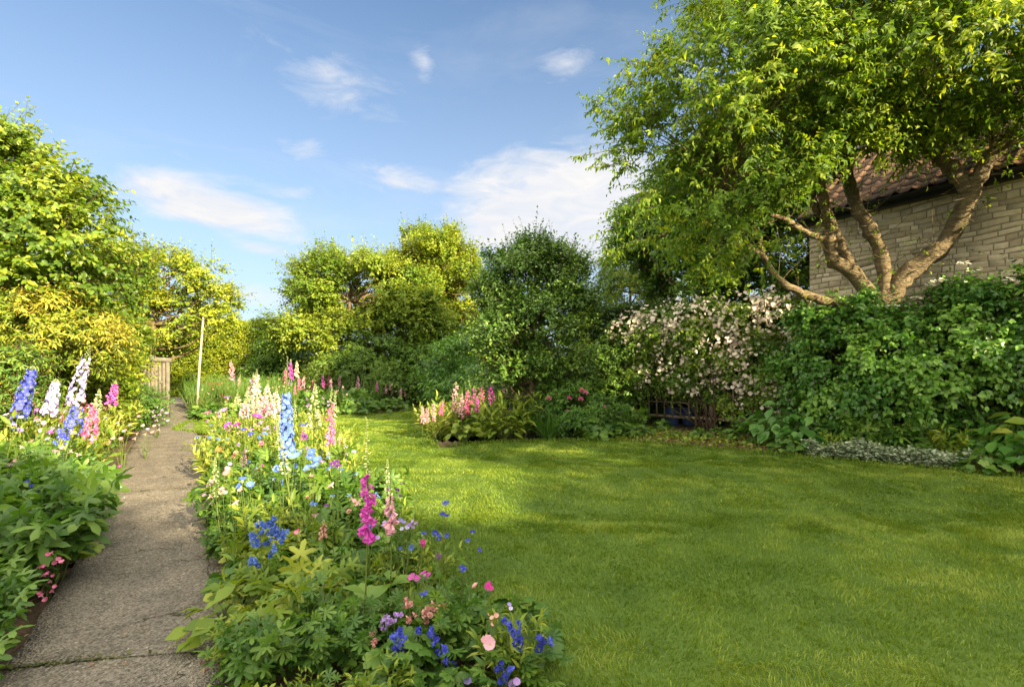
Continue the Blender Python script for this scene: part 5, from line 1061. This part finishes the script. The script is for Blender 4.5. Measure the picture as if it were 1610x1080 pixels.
place(D_(301, M_BLUEP, 'tallest sky blue delphinium standing between the path and the lawn', sl=.56, bud=.34, n=150, r0=.058, H=1.75, fs=.050), 452, 560, 4.3, 1.75)
place(D_(302, M_DEEPB, 'blue delphinium spike at the left edge, in front of the amber shrub', bud=.03, H=1.5, sl=.42, r0=.06, n=90), 52, 576, 5.2, 1.5, .27)
place(D_(303, M_LILAC, 'short pale violet delphinium between the blue spike and the tall lilac one', bud=.03, H=1.4, sl=.34, r0=.055), 88, 596, 5.4, 1.4, .2)
place(D_(304, M_LILAC, 'tall leaning lilac white delphinium left of the path', bud=.12, H=1.7, sl=.50, r0=.062, n=90), 141, 545, 5.8, 1.7, .30)
place(D_(305, M_DEEPB, 'stubby dark blue delphinium below the leaning lilac one', bud=.0, H=1.1, sl=.18, n=40, r0=.06), 120, 638, 5.0, 1.1, .2)
place(D_(306, M_DEEPB, 'small blue delphinium tuft left of the pink spike', bud=.0, H=1.0, sl=.12, n=22, r0=.045), 98, 668, 4.8, 1.0)
place(spike('lupin', 'pink lupin spike below the lilac delphinium left of the path', 'lupin', 1.1, .28, .05, BELL, .04, 90, M_PINK, .04, leaf=('palm', 12, .1), seed=307), 152, 634, 5.2, 1.1, .24)
place(spike('lupin', 'small bright pink spike against the yellow bushes left of the path', 'lupin', 1.25, .26, .04, BELL, .04, 60, M_FOX, .05, leaf=('palm', 8, .1), seed=308), 183, 598, 6.8, 1.25, .2)
place(spike('lupin', 'pale green seeding lupin spike beside the pink one left of the path', 'lupin', 1.2, .2, .035, BUD, .05, 50, M_BUDG, .05, leaf=('palm', 8, .1), seed=309), 156, 612, 6.2, 1.2, .1)
for i, (px, py, d, m, sl, lab) in enumerate(((405, 580, 7.6, M_CREAM, .5, 'tallest cream lupin among the yellow leaves between path and lawn'), (399, 586, 7.8, M_PALEPINK, .45, 'pink tinged lupin just behind the tallest cream one'), (421, 598, 7.5, M_CREAM, .3, 'cream lupin right of the tallest cream one'), (415, 612, 7.2, M_PALEPINK, .28, 'pale pink lupin below the cream ones'), (434, 606, 7.3, M_CREAM, .34, 'slim cream lupin nearest to the tall blue delphinium'), (390, 607, 7.3, M_BUDG, .25, 'budding yellow green lupin left of the cream ones'), (374, 615, 7.8, M_BUDG, .15, 'shortest budding lupin left of the cream ones'), (386, 625, 7.0, M_PALEPINK, .2, 'short pale pink lupin in front of the budding ones'), (427, 622, 7.0, M_PALEPINK, .22, 'short pale pink lupin in front of the slim cream one'))):
    place(spike('lupin', lab, 'lupin', 1.3, sl * 1.0, .055, BELL, .045, int(170 * sl) + 20, m, .10, leaf=('palm', 12, .12), seed=320 + i, tipr=.25), px, py, d, 1.3, .02)
place(foxglove('foxglove', 'bright magenta foxglove with large bells at the front of the border', 1.28, .34, M_FOX, 331, .30, 46, .052), 576, 655, 2.75, 1.28, .0)
place(foxglove('foxglove', 'pale pink foxglove with drooping bells right of the magenta one', .98, .20, M_PALEPINK, 332, .14, 34, .046), 613, 740, 2.95, .98)
place(foxglove('foxglove', 'slim rosy foxglove with closed tip right of the blue delphinium', 1.45, .38, M_PINK, 333, .16, 44, .05, side=-1.2), 522, 606, 4.6, 1.45, .02)
place(spike('lupin', 'pale green spike of unopened buds right of the tall blue delphinium', 'lupin', 1.4, .35, .05, BUD, .07, 34, M_BUDG, .1, leaf=('lance', 10, .1), seed=334, dense=False), 495, 604, 4.9, 1.4)
place(foxglove('foxglove', 'short coral pink flower spike before the magenta foxglove', .7, .12, M_DUSTY, 335, .03, 16, .04), 510, 816, 3.4, .7)
# bed left of the path: small flowers
heads('campion', 'magenta and violet campion at the path edge below the yellow foliage', 'campion', [(173, 739), (157, 730), (163, 752), (184, 757), (188, 733)], FL5, .04, M_MAG, 5.6, 341)
heads('cranesbill', 'small violet blue cranesbill flowers low at the path edge in the left bed', 'cranesbill', [(172, 768), (165, 748), (150, 742), (195, 782), (190, 765)], FL5, .042, M_VIOLET, 5.1, 342)
heads('scabious', 'pale blue scabious flowers under the blue delphinium at the left edge', 'scabious', [(10, 652), (33, 656), (57, 661), (22, 668), (75, 690)], FL5, .045, M_LILAC, 4.9, 343)
heads('campion', 'soft pink campion in the sunny foliage left of the path', 'campion', [(178, 690), (196, 678), (190, 690), (218, 655), (172, 697), (205, 668), (186, 665), (212, 690)], FL_CORN, .055, M_PALEPINK, 6.8, 344)
heads('campion', 'pink campion overhanging the path edge in the sun', 'campion', [(232, 675), (243, 670), (240, 680), (225, 670), (250, 676), (215, 682), (228, 683)], FL_CORN, .06, M_PALEPINK, 8.2, 345)
heads('catmint', 'mauve catmint leaning over the far path edge', 'catmint', [(258, 658), (262, 650), (252, 652), (264, 662), (247, 661), (256, 645), (250, 668), (243, 655), (240, 648), (247, 640)], FL_CORN, .08, M_VIOLET, 10.4, 346, base=(-7.4, 10.6))
heads('cornflower', 'single deep blue bloom low in the dark leaves at the left edge', 'cornflower', [(46, 757), (47, 764)], FL_CORN, .05, M_DEEPB, 4.1, 347, T2=FL_CORN2)
heads('campion', 'tiny faded pink flower in the dark leaves at the left edge', 'campion', [(49, 792), (45, 797), (56, 799)], FL5, .03, M_PALEPINK, 3.7, 348)
pts = [(75, 872), (68, 870), (82, 870), (92, 879), (97, 884), (86, 886), (68, 891), (74, 896), (62, 893), (75, 902), (83, 906), (70, 905), (80, 915), (86, 922), (83, 930), (66, 937), (72, 943), (62, 933), (70, 965), (67, 962)]
heads('dwarf_stock', 'cluster of ruffled pink flowers spilling onto the path at the lower left', 'stock', pts, FL_CUP, .032, M_PINK, 3.25, 349, base=(-3.15, 3.5), leaves=18)
rt = basal('yellowing_plant', 'yellow autumn coloured leaves at the path edge in the left bed', 'plant', M_YEL, L_LOBED, .12, R=.14, H=.14, n=14, seed=350); rt.location = (-3.42, 4.05, .02)
# near border: cornflowers, scabious and friends, each plant its own thing
CF = [([(436, 737), (449, 721), (464, 717)], FL5, .062, M_BLUEP, 3.9, 'pale blue delphinium florets just under the tall blue spike', 'delphinium'),
      ([(473, 708)], FL5, .045, M_BLUEP, 4.2, 'single sky blue flower right of the tall blue spike', 'cornflower'),
      ([(488, 719), (495, 731), (483, 736), (490, 711), (499, 722)], FL5, .06, M_BLUEP, 4.0, 'bunch of pale blue flowers between the blue and rosy spikes', 'cornflower'),
      ([(381, 755), (378, 765), (393, 764)], FL_CUP, .06, M_BLUEP, 3.7, 'three sky blue flowers on one stem above the dark leaves near the path', 'cornflower'),
      ([(361, 730)], FL_CORN, .05, M_LILAC, 4.3, 'single lavender blue flower left of the blue cornflower near the path', 'scabious'),
      ([(390, 728)], FL_CORN, .05, M_BLUEP, 4.4, 'single blue cornflower right of the lavender blue one near the path', 'cornflower'),
      ([(329, 762), (326, 786), (330, 792), (322, 779)], FL_CORN, .045, M_VIOLET, 4.7, 'violet blue flowers leaning over the path edge', 'scabious'),
      ([(359, 669), (373, 669)], FL_POPPY, .085, M_MAG, 6.2, 'wide magenta poppy among the yellow leaves near the path', 'poppy'),
      ([(404, 656)], FL_POPPY, .10, M_MAG, 5.9, 'wide magenta poppy left of the tall blue delphinium', 'poppy'),
      ([(358, 626), (352, 646)], FL_CORN, .085, M_VIOLET, 7.6, 'mauve scabious standing above the yellow leaves beside the path', 'scabious'),
      ([(326, 650), (345, 655)], FL_CORN, .075, M_PINK, 8.2, 'small pink flowers at the far path edge of the border', 'campion'),
      ([(383, 676), (395, 683)], FL_CORN, .065, M_DEEPB, 5.6, 'deep blue cornflowers right of the magenta poppy near the path', 'cornflower'),
      ([(416, 683), (409, 688)], FL_CORN, .06, M_BLUEP, 5.4, 'blue cornflowers left of the tall blue delphinium', 'cornflower'),
      ([(411, 697)], GLOBE, .05, M_PINK, 5.2, 'deep pink button flower left of the tall blue delphinium', 'pompon flower'),
      ([(344, 708)], FL_POPPY, .06, M_ORANGE, 5.3, 'single orange flower near the path', 'marigold'),
      ([(371, 712), (368, 718)], GLOBE, .045, M_DUSTY, 5.1, 'rusty faded flower right of the orange one', 'pompon flower'),
      ([(480, 690), (478, 686)], GLOBE, .05, M_PURP, 4.9, 'mauve pink button flower between the blue and rosy spikes', 'pompon flower'),
      ([(482, 668), (474, 669)], FL_CORN, .06, M_DEEPB, 5.4, 'purple blue flower right behind the tall blue delphinium', 'cornflower'),
      ([(529, 727), (523, 730), (532, 733)], GLOBE, .042, M_PURP, 3.9, 'dark purple flower cluster right of the rosy foxglove', 'pompon flower'),
      ([(487, 750)], BUD, .03, M_PINK, 3.9, 'closed pink bud below the pale blue bunch', 'campion'),
      ([(483, 782)], GLOBE, .03, M_DUSTY, 3.7, 'small peach flower under the pink bud', 'pompon flower'),
      ([(495, 794), (491, 792)], FL_CORN, .04, M_BLUEP, 3.6, 'small blue and pink flower in the middle of the border', 'cornflower'),
      ([(513, 795)], GLOBE, .03, M_PURP, 3.6, 'small purple button right of the blue and pink flower', 'pompon flower'),
      ([(560, 790), (549, 804)], GLOBE, .035, M_DUSTY, 3.4, 'dusky pink button flowers left of the magenta foxglove stem', 'pompon flower'),
      ([(576, 808), (581, 830), (584, 827), (577, 832)], GLOBE, .035, M_VIOLET, 3.2, 'violet and white button flowers right of the magenta foxglove stem', 'pompon flower'),
      ([(469, 835), (465, 838)], FL_CUP, .035, M_PINK, 3.3, 'small bright pink flower right of the bluebells', 'campion'),
      ([(635, 822), (640, 830), (632, 832), (629, 818)], FL_CUP, .032, M_LILAC, 3.2, 'lilac flowers just right of the pale pink foxglove', 'aquilegia'),
      ([(650, 820), (645, 826), (655, 824), (648, 830)], FL_CUP, .035, M_VIOLET, 3.2, 'violet blue flowers right of the lilac ones', 'aquilegia'),
      ([(665, 840)], FL_CORN, .04, M_DEEPB, 3.1, 'single blue flower right above the magenta knapweed', 'cornflower'),
      ([(665, 853), (666, 857)], FL_CORN, .04, M_MAG, 3.05, 'magenta knapweed above the lawn edge behind the pink pair', 'knapweed'),
      ([(629, 863), (648, 861)], FL_CORN, .04, M_BLUEP, 3.1, 'blue cornflowers right of the pale pink foxglove stem', 'cornflower'),
      ([(701, 792), (696, 809), (703, 812)], FL_CORN, .045, M_DEEPB, 3.2, 'tallest blue flowers standing above the lawn edge', 'cornflower'),
      ([(687, 842), (703, 842), (684, 838), (690, 848)], FL_CORN, .042, M_DEEPB, 3.05, 'deep blue flower group below the tallest blue flowers', 'cornflower'),
      ([(689, 875)], GLOBE, .035, M_PURP, 3.0, 'purple button flower below the deep blue group', 'pompon flower'),
      ([(743, 837), (736, 851)], FL_CORN, .04, M_DEEPB, 2.95, 'blue cornflower nearest to the open lawn, upper one', 'cornflower'),
      ([(753, 865)], FL_CORN, .035, M_DEEPB, 2.9, 'blue cornflower nearest to the open lawn, lower one', 'cornflower'),
      ([(730, 897), (726, 893)], FL_CORN, .04, M_DEEPB, 2.8, 'blue cornflower left of the faded brown bud', 'cornflower'),
      ([(741, 925)], BUD, .05, M_DUSTY, 2.75, 'faded brownish pink bud left of the magenta knapweed', 'knapweed'),
      ([(769, 921), (768, 925)], FL_CORN, .048, M_MAG, 2.65, 'vivid magenta knapweed alone against the lawn', 'knapweed'),
      ([(648, 908), (656, 910), (667, 902), (672, 906)], FL_CORN, .046, M_FOX, 2.75, 'pair of frilly purple pink knapweeds in the front of the border', 'knapweed'),
      ([(670, 933), (664, 936)], FL_CORN, .036, M_DEEPB, 2.65, 'blue flower just above the pink snapdragon', 'cornflower'),
      ([(774, 972), (780, 968), (770, 966), (776, 980)], FL_CUP, .028, M_DUSTY, 2.5, 'dusky pink aquilegia above the big pink one', 'aquilegia'),
      ([(771, 1013), (766, 1010)], FL_CUP, .058, M_PALEPINK, 2.35, 'big open pale pink flower at the bottom of the border', 'aquilegia'),
      ([(800, 951), (803, 957)], FL_CUP, .022, M_LILAC, 2.45, 'small lilac buds at the top of the right blue aquilegia', 'aquilegia'),
      ([(605, 822), (603, 828), (594, 846)], FL_CUP, .032, M_VIOLET, 3.1, 'violet flowers behind the pale pink foxglove stem', 'aquilegia'),
      ([(734, 1072), (738, 1070)], FL_CUP, .045, M_LILAC, 2.3, 'blue lilac flower cut by the bottom of the photo', 'aquilegia'),
      ([(806, 1076), (812, 1073)], FL_CUP, .04, M_VIOLET, 2.25, 'violet flower at the very bottom below the right blue aquilegia', 'aquilegia')]
for i, (pts, T, fs, m, d, lab, cat) in enumerate(CF):
    heads(cat.replace(' ', '_'), lab, cat, pts, T, fs, m, d, 400 + i, T2=FL_CORN2 if T is FL_CORN else None, calyx=T is not BUD, leaves=7)
def racemes(label, groups, mat, d, seed, base=None, fs=.03, cat='aquilegia', T=None):
    """nodding spurred flowers in loose spikes"""
    r = np.random.default_rng(seed); G = [np.array([at(px, py, d + r.normal() * .03) for px, py in g]) for g in groups]; allp = np.concatenate(G); foot = np.array([*(base or allp[:, :2].mean(0)), 0.0])
    root = empty(cat, foot, 0, label, cat); b = Buf()
    for g in G:
        P = g - foot; top = P[P[:, 2].argmax()] + [0, 0, .012]; q = spline([np.zeros(3) + [r.normal() * .02, r.normal() * .02, 0], top * [.6, .6, .55], top], 10); tube(b, q, np.linspace(.0035, .0015, len(q)), 5)
        for p in P:
            fb = Buf(); k = 3; pp = p + r.normal(size=(k, 3)) * fs * .32; dd = np.stack([r.normal(size=k) * .6, -.4 + r.normal(size=k) * .5, -.6 + r.normal(size=k) * .5], -1)
            inst(fb, BELL if T is None else T, pp, basis(dd, rdir(k, r)), fs * (.8 + .4 * r.random(k)), 0, r.random(k)); inst(fb, FL5, pp + nrm(dd) * fs * .5, basis_z(dd, r), fs * 1.15, 0, r.random(k))
            i = int(np.argmin(np.linalg.norm(q - p, axis=1))); thin_stems(b, q[i:i + 1], (q[i:i + 1] + p) / 2 + [[0, 0, .01]], p[None], .0012, 0, .5)
            fb.build('flower', [mat], root)
    b.build('stem', [M_STEM], root)
    lb = Buf(); k = 8; a = r.random(k) * 6.28; t = np.stack([np.cos(a) * .09, np.sin(a) * .09, .06 + .18 * r.random(k)], -1); thin_stems(lb, np.zeros((k, 3)), t * .5 + [0, 0, .03], t, .0015, 0, .5); inst(lb, L_FINE, t, basis(t * [1, 1, .2], np.tile([0, 0, 1.], (k, 1))), .09, 0, r.random(k)); lb.build('leaves', [M_GREEN], root); return root
racemes('dense deep blue spikes at the bottom of the border, left group', [[(627, 985), (625, 995), (630, 1005), (622, 1012)], [(627, 1022), (620, 1032), (637, 1023), (645, 1037), (650, 1030), (636, 1012)], [(627, 1050), (641, 1066), (647, 1060), (625, 1068), (630, 1075)]], M_DEEPB, 2.4, 501, fs=.028)
racemes('deep blue nodding flowers below the pink snapdragon', [[(684, 998), (680, 985), (688, 1005), (676, 992)], [(692, 1021), (700, 1016), (684, 1026), (704, 1034), (708, 1042)], [(660, 1019), (656, 990), (662, 1030)]], M_DEEPB, 2.45, 502, fs=.027)
racemes('deep blue nodding flowers standing against the lawn, left of the last one', [[(801, 975), (796, 972), (808, 994), (803, 990), (812, 1000), (819, 1007), (821, 1015), (815, 985)]], M_DEEPB, 2.4, 503, fs=.024)
racemes('deep blue nodding flowers furthest out over the lawn at the bottom', [[(851, 1000), (859, 1006), (849, 1019), (856, 998), (848, 1010)]], M_DEEPB, 2.4, 504, fs=.025)
racemes('deep blue nodding flowers at the bottom below the pale pink flower', [[(790, 1041), (794, 1060), (786, 1046), (800, 1048), (792, 1066)]], M_DEEPB, 2.3, 505, fs=.024)
racemes('pink and peach snapdragon in the front of the border', [[(676, 954), (670, 960), (680, 948), (674, 966), (668, 968)], [(688, 952), (694, 950)], [(642, 968), (648, 972), (640, 945)]], M_DUSTY, 2.6, 506, fs=.03, cat='snapdragon')
racemes('violet flower spike left of the deep blue front group', [[(608, 972), (606, 982), (612, 978), (604, 966)], [(618, 970), (621, 978), (622, 966)]], M_VIOLET, 2.55, 507, fs=.025, cat='toadflax')
racemes('faded mauve flowers between the magenta foxglove stem and the blue front group', [[(582, 998), (586, 1003), (580, 1006)]], M_DUSTY, 2.5, 508, fs=.024, cat='toadflax')
racemes('cluster of light blue bluebells in the middle of the border near the path', [[(405, 835), (398, 838), (410, 830), (408, 823), (402, 845)], [(425, 818), (420, 830), (430, 825), (428, 840), (422, 850), (426, 812)], [(440, 835), (437, 828), (444, 842), (446, 832)], [(427, 865), (433, 858), (405, 852)], [(404, 882), (400, 878)]], M_BLUEP, 3.2, 509, fs=.032, cat='bluebell')
# middle bed spires
for i, (px, py, d, m, sl, lab) in enumerate(((664, 637, 10.6, M_PALEPINK, .45, 'leftmost pale pink spire at the tip of the middle bed'), (672, 640, 10.7, M_PALEPINK, .4, 'pale pink spire second from the tip of the middle bed'), (682, 632, 10.9, M_PALEPINK, .45, 'tall pale pink spire near the tip of the middle bed'), (696, 629, 11, M_PINK, .35, 'leaning pink spire near the tip of the middle bed'), (716, 600, 11.5, M_PALEPINK, .6, 'tallest pink foxglove of the middle bed'), (735, 612, 11.5, M_PINK, .5, 'deep pink spire right of the tallest in the middle bed'), (745, 606, 11.8, M_FOX, .5, 'mauve pink spire in the middle of the middle bed'), (758, 604, 11.8, M_PINK, .45, 'mauve pink spire third from the fruit tree'), (773, 602, 11.8, M_FOX, .4, 'magenta pink spire close to the fruit tree'), (727, 618, 11.2, M_PALEPINK, .5, 'pale pink spire in front of the tallest one'), (750, 622, 11.3, M_FOX, .35, 'short mauve spire in front of the deep pink one'))):
    place(spike('foxglove', lab, 'foxglove', 1.2, sl, .05, BELL, .055, 60, m, .06, leaf=('lance', 12, .16), seed=520 + i, tipr=.4, face_up=-.4), px, py, d - .8, 1.2, (.0, .03, -.02, .08)[i % 4])
heads('geum', 'bright pink flowers low in the middle bed left of the yellow plant', 'geum', [(733, 637), (730, 642), (737, 643), (736, 655), (728, 657), (740, 634), (737, 650)], GLOBE, .09, M_PINK, 10.8, 540)
# far bed foxgloves
FF = [(470, 588), (477, 586), (499, 578), (507, 583), (514, 581), (519, 590), (532, 583), (547, 592), (561, 586), (583, 592), (592, 594), (607, 598), (617, 602), (630, 604), (638, 608), (460, 560), (447, 575), (375, 588), (363, 562), (490, 592), (540, 600), (572, 603)]
FM = [M_PINK, M_PALEPINK, M_PINK, M_FOX, M_PINK, M_PALEPINK, M_CREAM, M_PINK, M_PALEPINK, M_PALEPINK, M_PINK, M_PALEPINK]
fx = [[spike('foxglove', '', 'foxglove', 1.5, .5, .05, BELL, .06, 60, m, .08, leaf=('lance', 10, .2), seed=560 + i, tipr=.35, face_up=-.4), False] for i, m in enumerate((M_PINK, M_PALEPINK, M_FOX))]
names = ['rosy pink', 'pale pink', 'mauve pink']
for i, (px, py) in enumerate(FF):
    k = (0, 1, 0, 2, 0, 1, 1, 0, 1, 1, 2, 1)[i % 12]; d = 17.3 + (i * 7 % 5) * .35; c = at(px, py + 4, d)
    o = put(fx, k, (c[0], d), c[2] / 1.5 * 1.0, f'{names[k]} foxglove spire in the far island bed', 'foxgloves of the far bed', r=r, tilt=.03)
place(spike('foxglove', 'orange pink foxglove spire standing out against the dark far bush', 'foxglove', 1.9, .5, .06, BELL, .06, 60, M_CREAM, .06, leaf=('lance', 10, .2), seed=566), 466, 567, 15.5, 1.9)
# far left corner: washing line post, slatted gate, pot
pole = empty('washing_line_pole', ((309 - 805) / FPX * 16.2, 16.2, 0), 0, 'thin pale metal pole leaning slightly beside the end of the path', 'pole')
H = EYE + (HZ - 497) / FPX * 16.2; b = Buf(); tube(b, [(0, 0, 0), (.1, 0, H * .5), (.22, 0, H)], [.036, .034, .030], 12); b.build('post', [M_STEEL], pole, smooth=True)
b = Buf(); tube(b, [(.22, 0, H - .004), (.222, 0, H + .05)], [.05, .046], 12); b.build('cap', [M_STEEL], pole); b = Buf(); tube(b, [(.16, -.02, H - .14), (.27, -.07, H - .10), (.33, -.02, H - .06)], [.008, .008, .008], 6); b.build('hook', [M_STEEL], pole)
gate = empty('slatted_gate', (-10.75, 14.6, 0), .35, 'weathered pale slatted wooden gate with a thick top rail left of the far path', 'gate')
for x in (0, .75): b = Buf(); box(b, (x, 0, .84), (.045, .045, .84)); b.build('post', [M_PALEWOOD], gate)
b = Buf(); tube(b, [(-.35, 0, 1.80), (.2, 0, 1.75), (.85, 0, 1.70)], [.075, .08, .075], 10, wob=.03); b.build('top_rail', [M_PALEWOOD], gate, smooth=True)
b = Buf(); [box(b, (.10 + i * .092, -.03, .84), (.036, .012, .80)) for i in range(7)]; b.build('slats', [M_PALEWOOD], gate)
b = Buf(); [box(b, (.375, .0, z), (.33, .014, .04)) for z in (.35, 1.3)]; b.build('cross_rail', [M_PALEWOOD], gate)
pot = empty('terracotta_pot', ((333 - 805) / FPX * 20, 20, 0), 0, 'dark red terracotta pot beside the pole at the end of the path', 'pot')
b = Buf(); tube(b, [(0, 0, 0), (0, 0, .1), (0, 0, .55), (0, 0, .80)], [.20, .22, .30, .33], 20); b.build('body', [M_TERRA], pot); b = Buf(); tube(b, [(0, 0, .78), (0, 0, .90)], [.365, .37], 20); b.build('rim', [M_TERRA], pot)

# scattered small flowers filling the borders
def wild(name, label, cat, T, fs, mat, H, n, seed, R=.12, T2=None):
    r = np.random.default_rng(seed); root = empty(name, (0, 0, 0), 0, label, cat); P = np.c_[r.normal(size=(n, 2)) * R, H * (.78 + .3 * r.random(n))]
    b = Buf(); mid = P * [.45, .45, .55] + np.c_[r.normal(size=(n, 2)) * .02, np.zeros(n)]; thin_stems(b, np.zeros((n, 3)), mid, P, .0032, 0, .5); b.build('stem', [M_STEM], root)
    for i in range(n):
        fb = Buf(); ax = np.array([[r.normal() * .6, r.normal() * .6, .8]]); inst(fb, T, P[i:i + 1], basis_z(ax, r), fs * (.75 + .5 * r.random()), 0, r.random(1)); inst(fb, BUD, P[i:i + 1] - nrm(ax) * fs * .4, basis(ax, rdir(1, r)), fs * .55, 1, .5)
        if T2 is not None: inst(fb, T2, P[i:i + 1], basis_z(ax, r), fs * .8, 0, r.random(1))
        fb.build('flower_head', [mat, M_BUDG], root)
    k = 16; t = r.random(k) * .75; i = r.integers(0, n, k); a = r.random(k) * 6.28; lb = Buf(); inst(lb, L_LANCE, P[i] * np.c_[t * .6, t * .6, t], basis(np.stack([np.cos(a), np.sin(a), .9 + 0 * a], -1), rdir(k, r)), .075 * (.7 + .6 * r.random(k)), 0, r.random(k)); lb.build('leaves', [M_GREEN], root); return root
WILD = [('campion', 'pink campion', FL_CORN, .042, M_PALEPINK, .70, None), ('scabious', 'lilac scabious', FL_CORN, .046, M_VIOLET, .74, FL_CORN2), ('cornflower', 'blue cornflower', FL_CORN, .040, M_BLUEP, .72, FL_CORN2), ('knapweed', 'magenta knapweed', GLOBE, .030, M_MAG, .70, None), ('aquilegia', 'dusky pink aquilegia', FL_CUP, .036, M_DUSTY, .78, None), ('aquilegia', 'purple aquilegia', FL_CUP, .036, M_PURP, .76, None)]
wp = [[[wild(w[0], '', w[0], w[2], w[3], w[4], w[5], 5, 700 + i, T2=w[6]), False]] for i, w in enumerate(WILD)]
buds = [[spike('lupin', '', 'lupin', .95, .26, .022, BUD, .035, 40, M_BUDG, .06, leaf=('lance', 10, .09), seed=720), False]]
slim = [[spike('toadflax', '', 'toadflax', .95, .24, .024, BELL, .030, 46, m, .08, leaf=('lance', 14, .08), seed=721 + i, face_up=-.2), False] for i, m in enumerate((M_PALEPINK, M_VIOLET, M_PINK))]
SN = ['pale pink', 'violet', 'rose pink']
r = np.random.default_rng(730)
def strew(bed, poly, dmin, cap, ylo, yhi, ww, s0, group):
    for p in poisson(poly, dmin, r=r, tries=2500, cap=cap):
        if not (ylo < p[1] < yhi): continue
        c = r.random(); s = s0 * (.8 + .35 * r.random())
        if c < .12: put(buds, 0, p, s * 1.05, f'slim green budding spire {where(bed, p)}', group, r=r, tilt=.10)
        elif c < .30: k = int(r.integers(3)); put(slim, k, p, s * .84, f'slim {SN[k]} spire {where(bed, p)}', group, r=r, tilt=.12)
        else: k = int(r.choice(6, p=ww)); put(wp[k], 0, p, s, f'{WILD[k][1]} {where(bed, p)}', group, r=r, tilt=.08)
strew('near', NEAR_BED, .42, 90, 3.3, 9.8, (.2, .2, .25, .12, .1, .13), 1.05, 'small flowers of the path border')
strew('left', LEFT_BED, .42, 110, 4.6, 11.5, (.4, .25, .1, .1, .1, .05), 1.25, 'small flowers of the left bed')
strew('far', FAR_BED, .95, 40, 14, 22, (.4, .1, .1, .1, .2, .1), 1.3, 'small flowers of the far bed')
PROTO += [q[0] for q in wp] + buds + slim
for p in PROTO + fx:
    if not p[1]:
        for o in list(p[0].children) + [p[0]]: bpy.data.objects.remove(o)
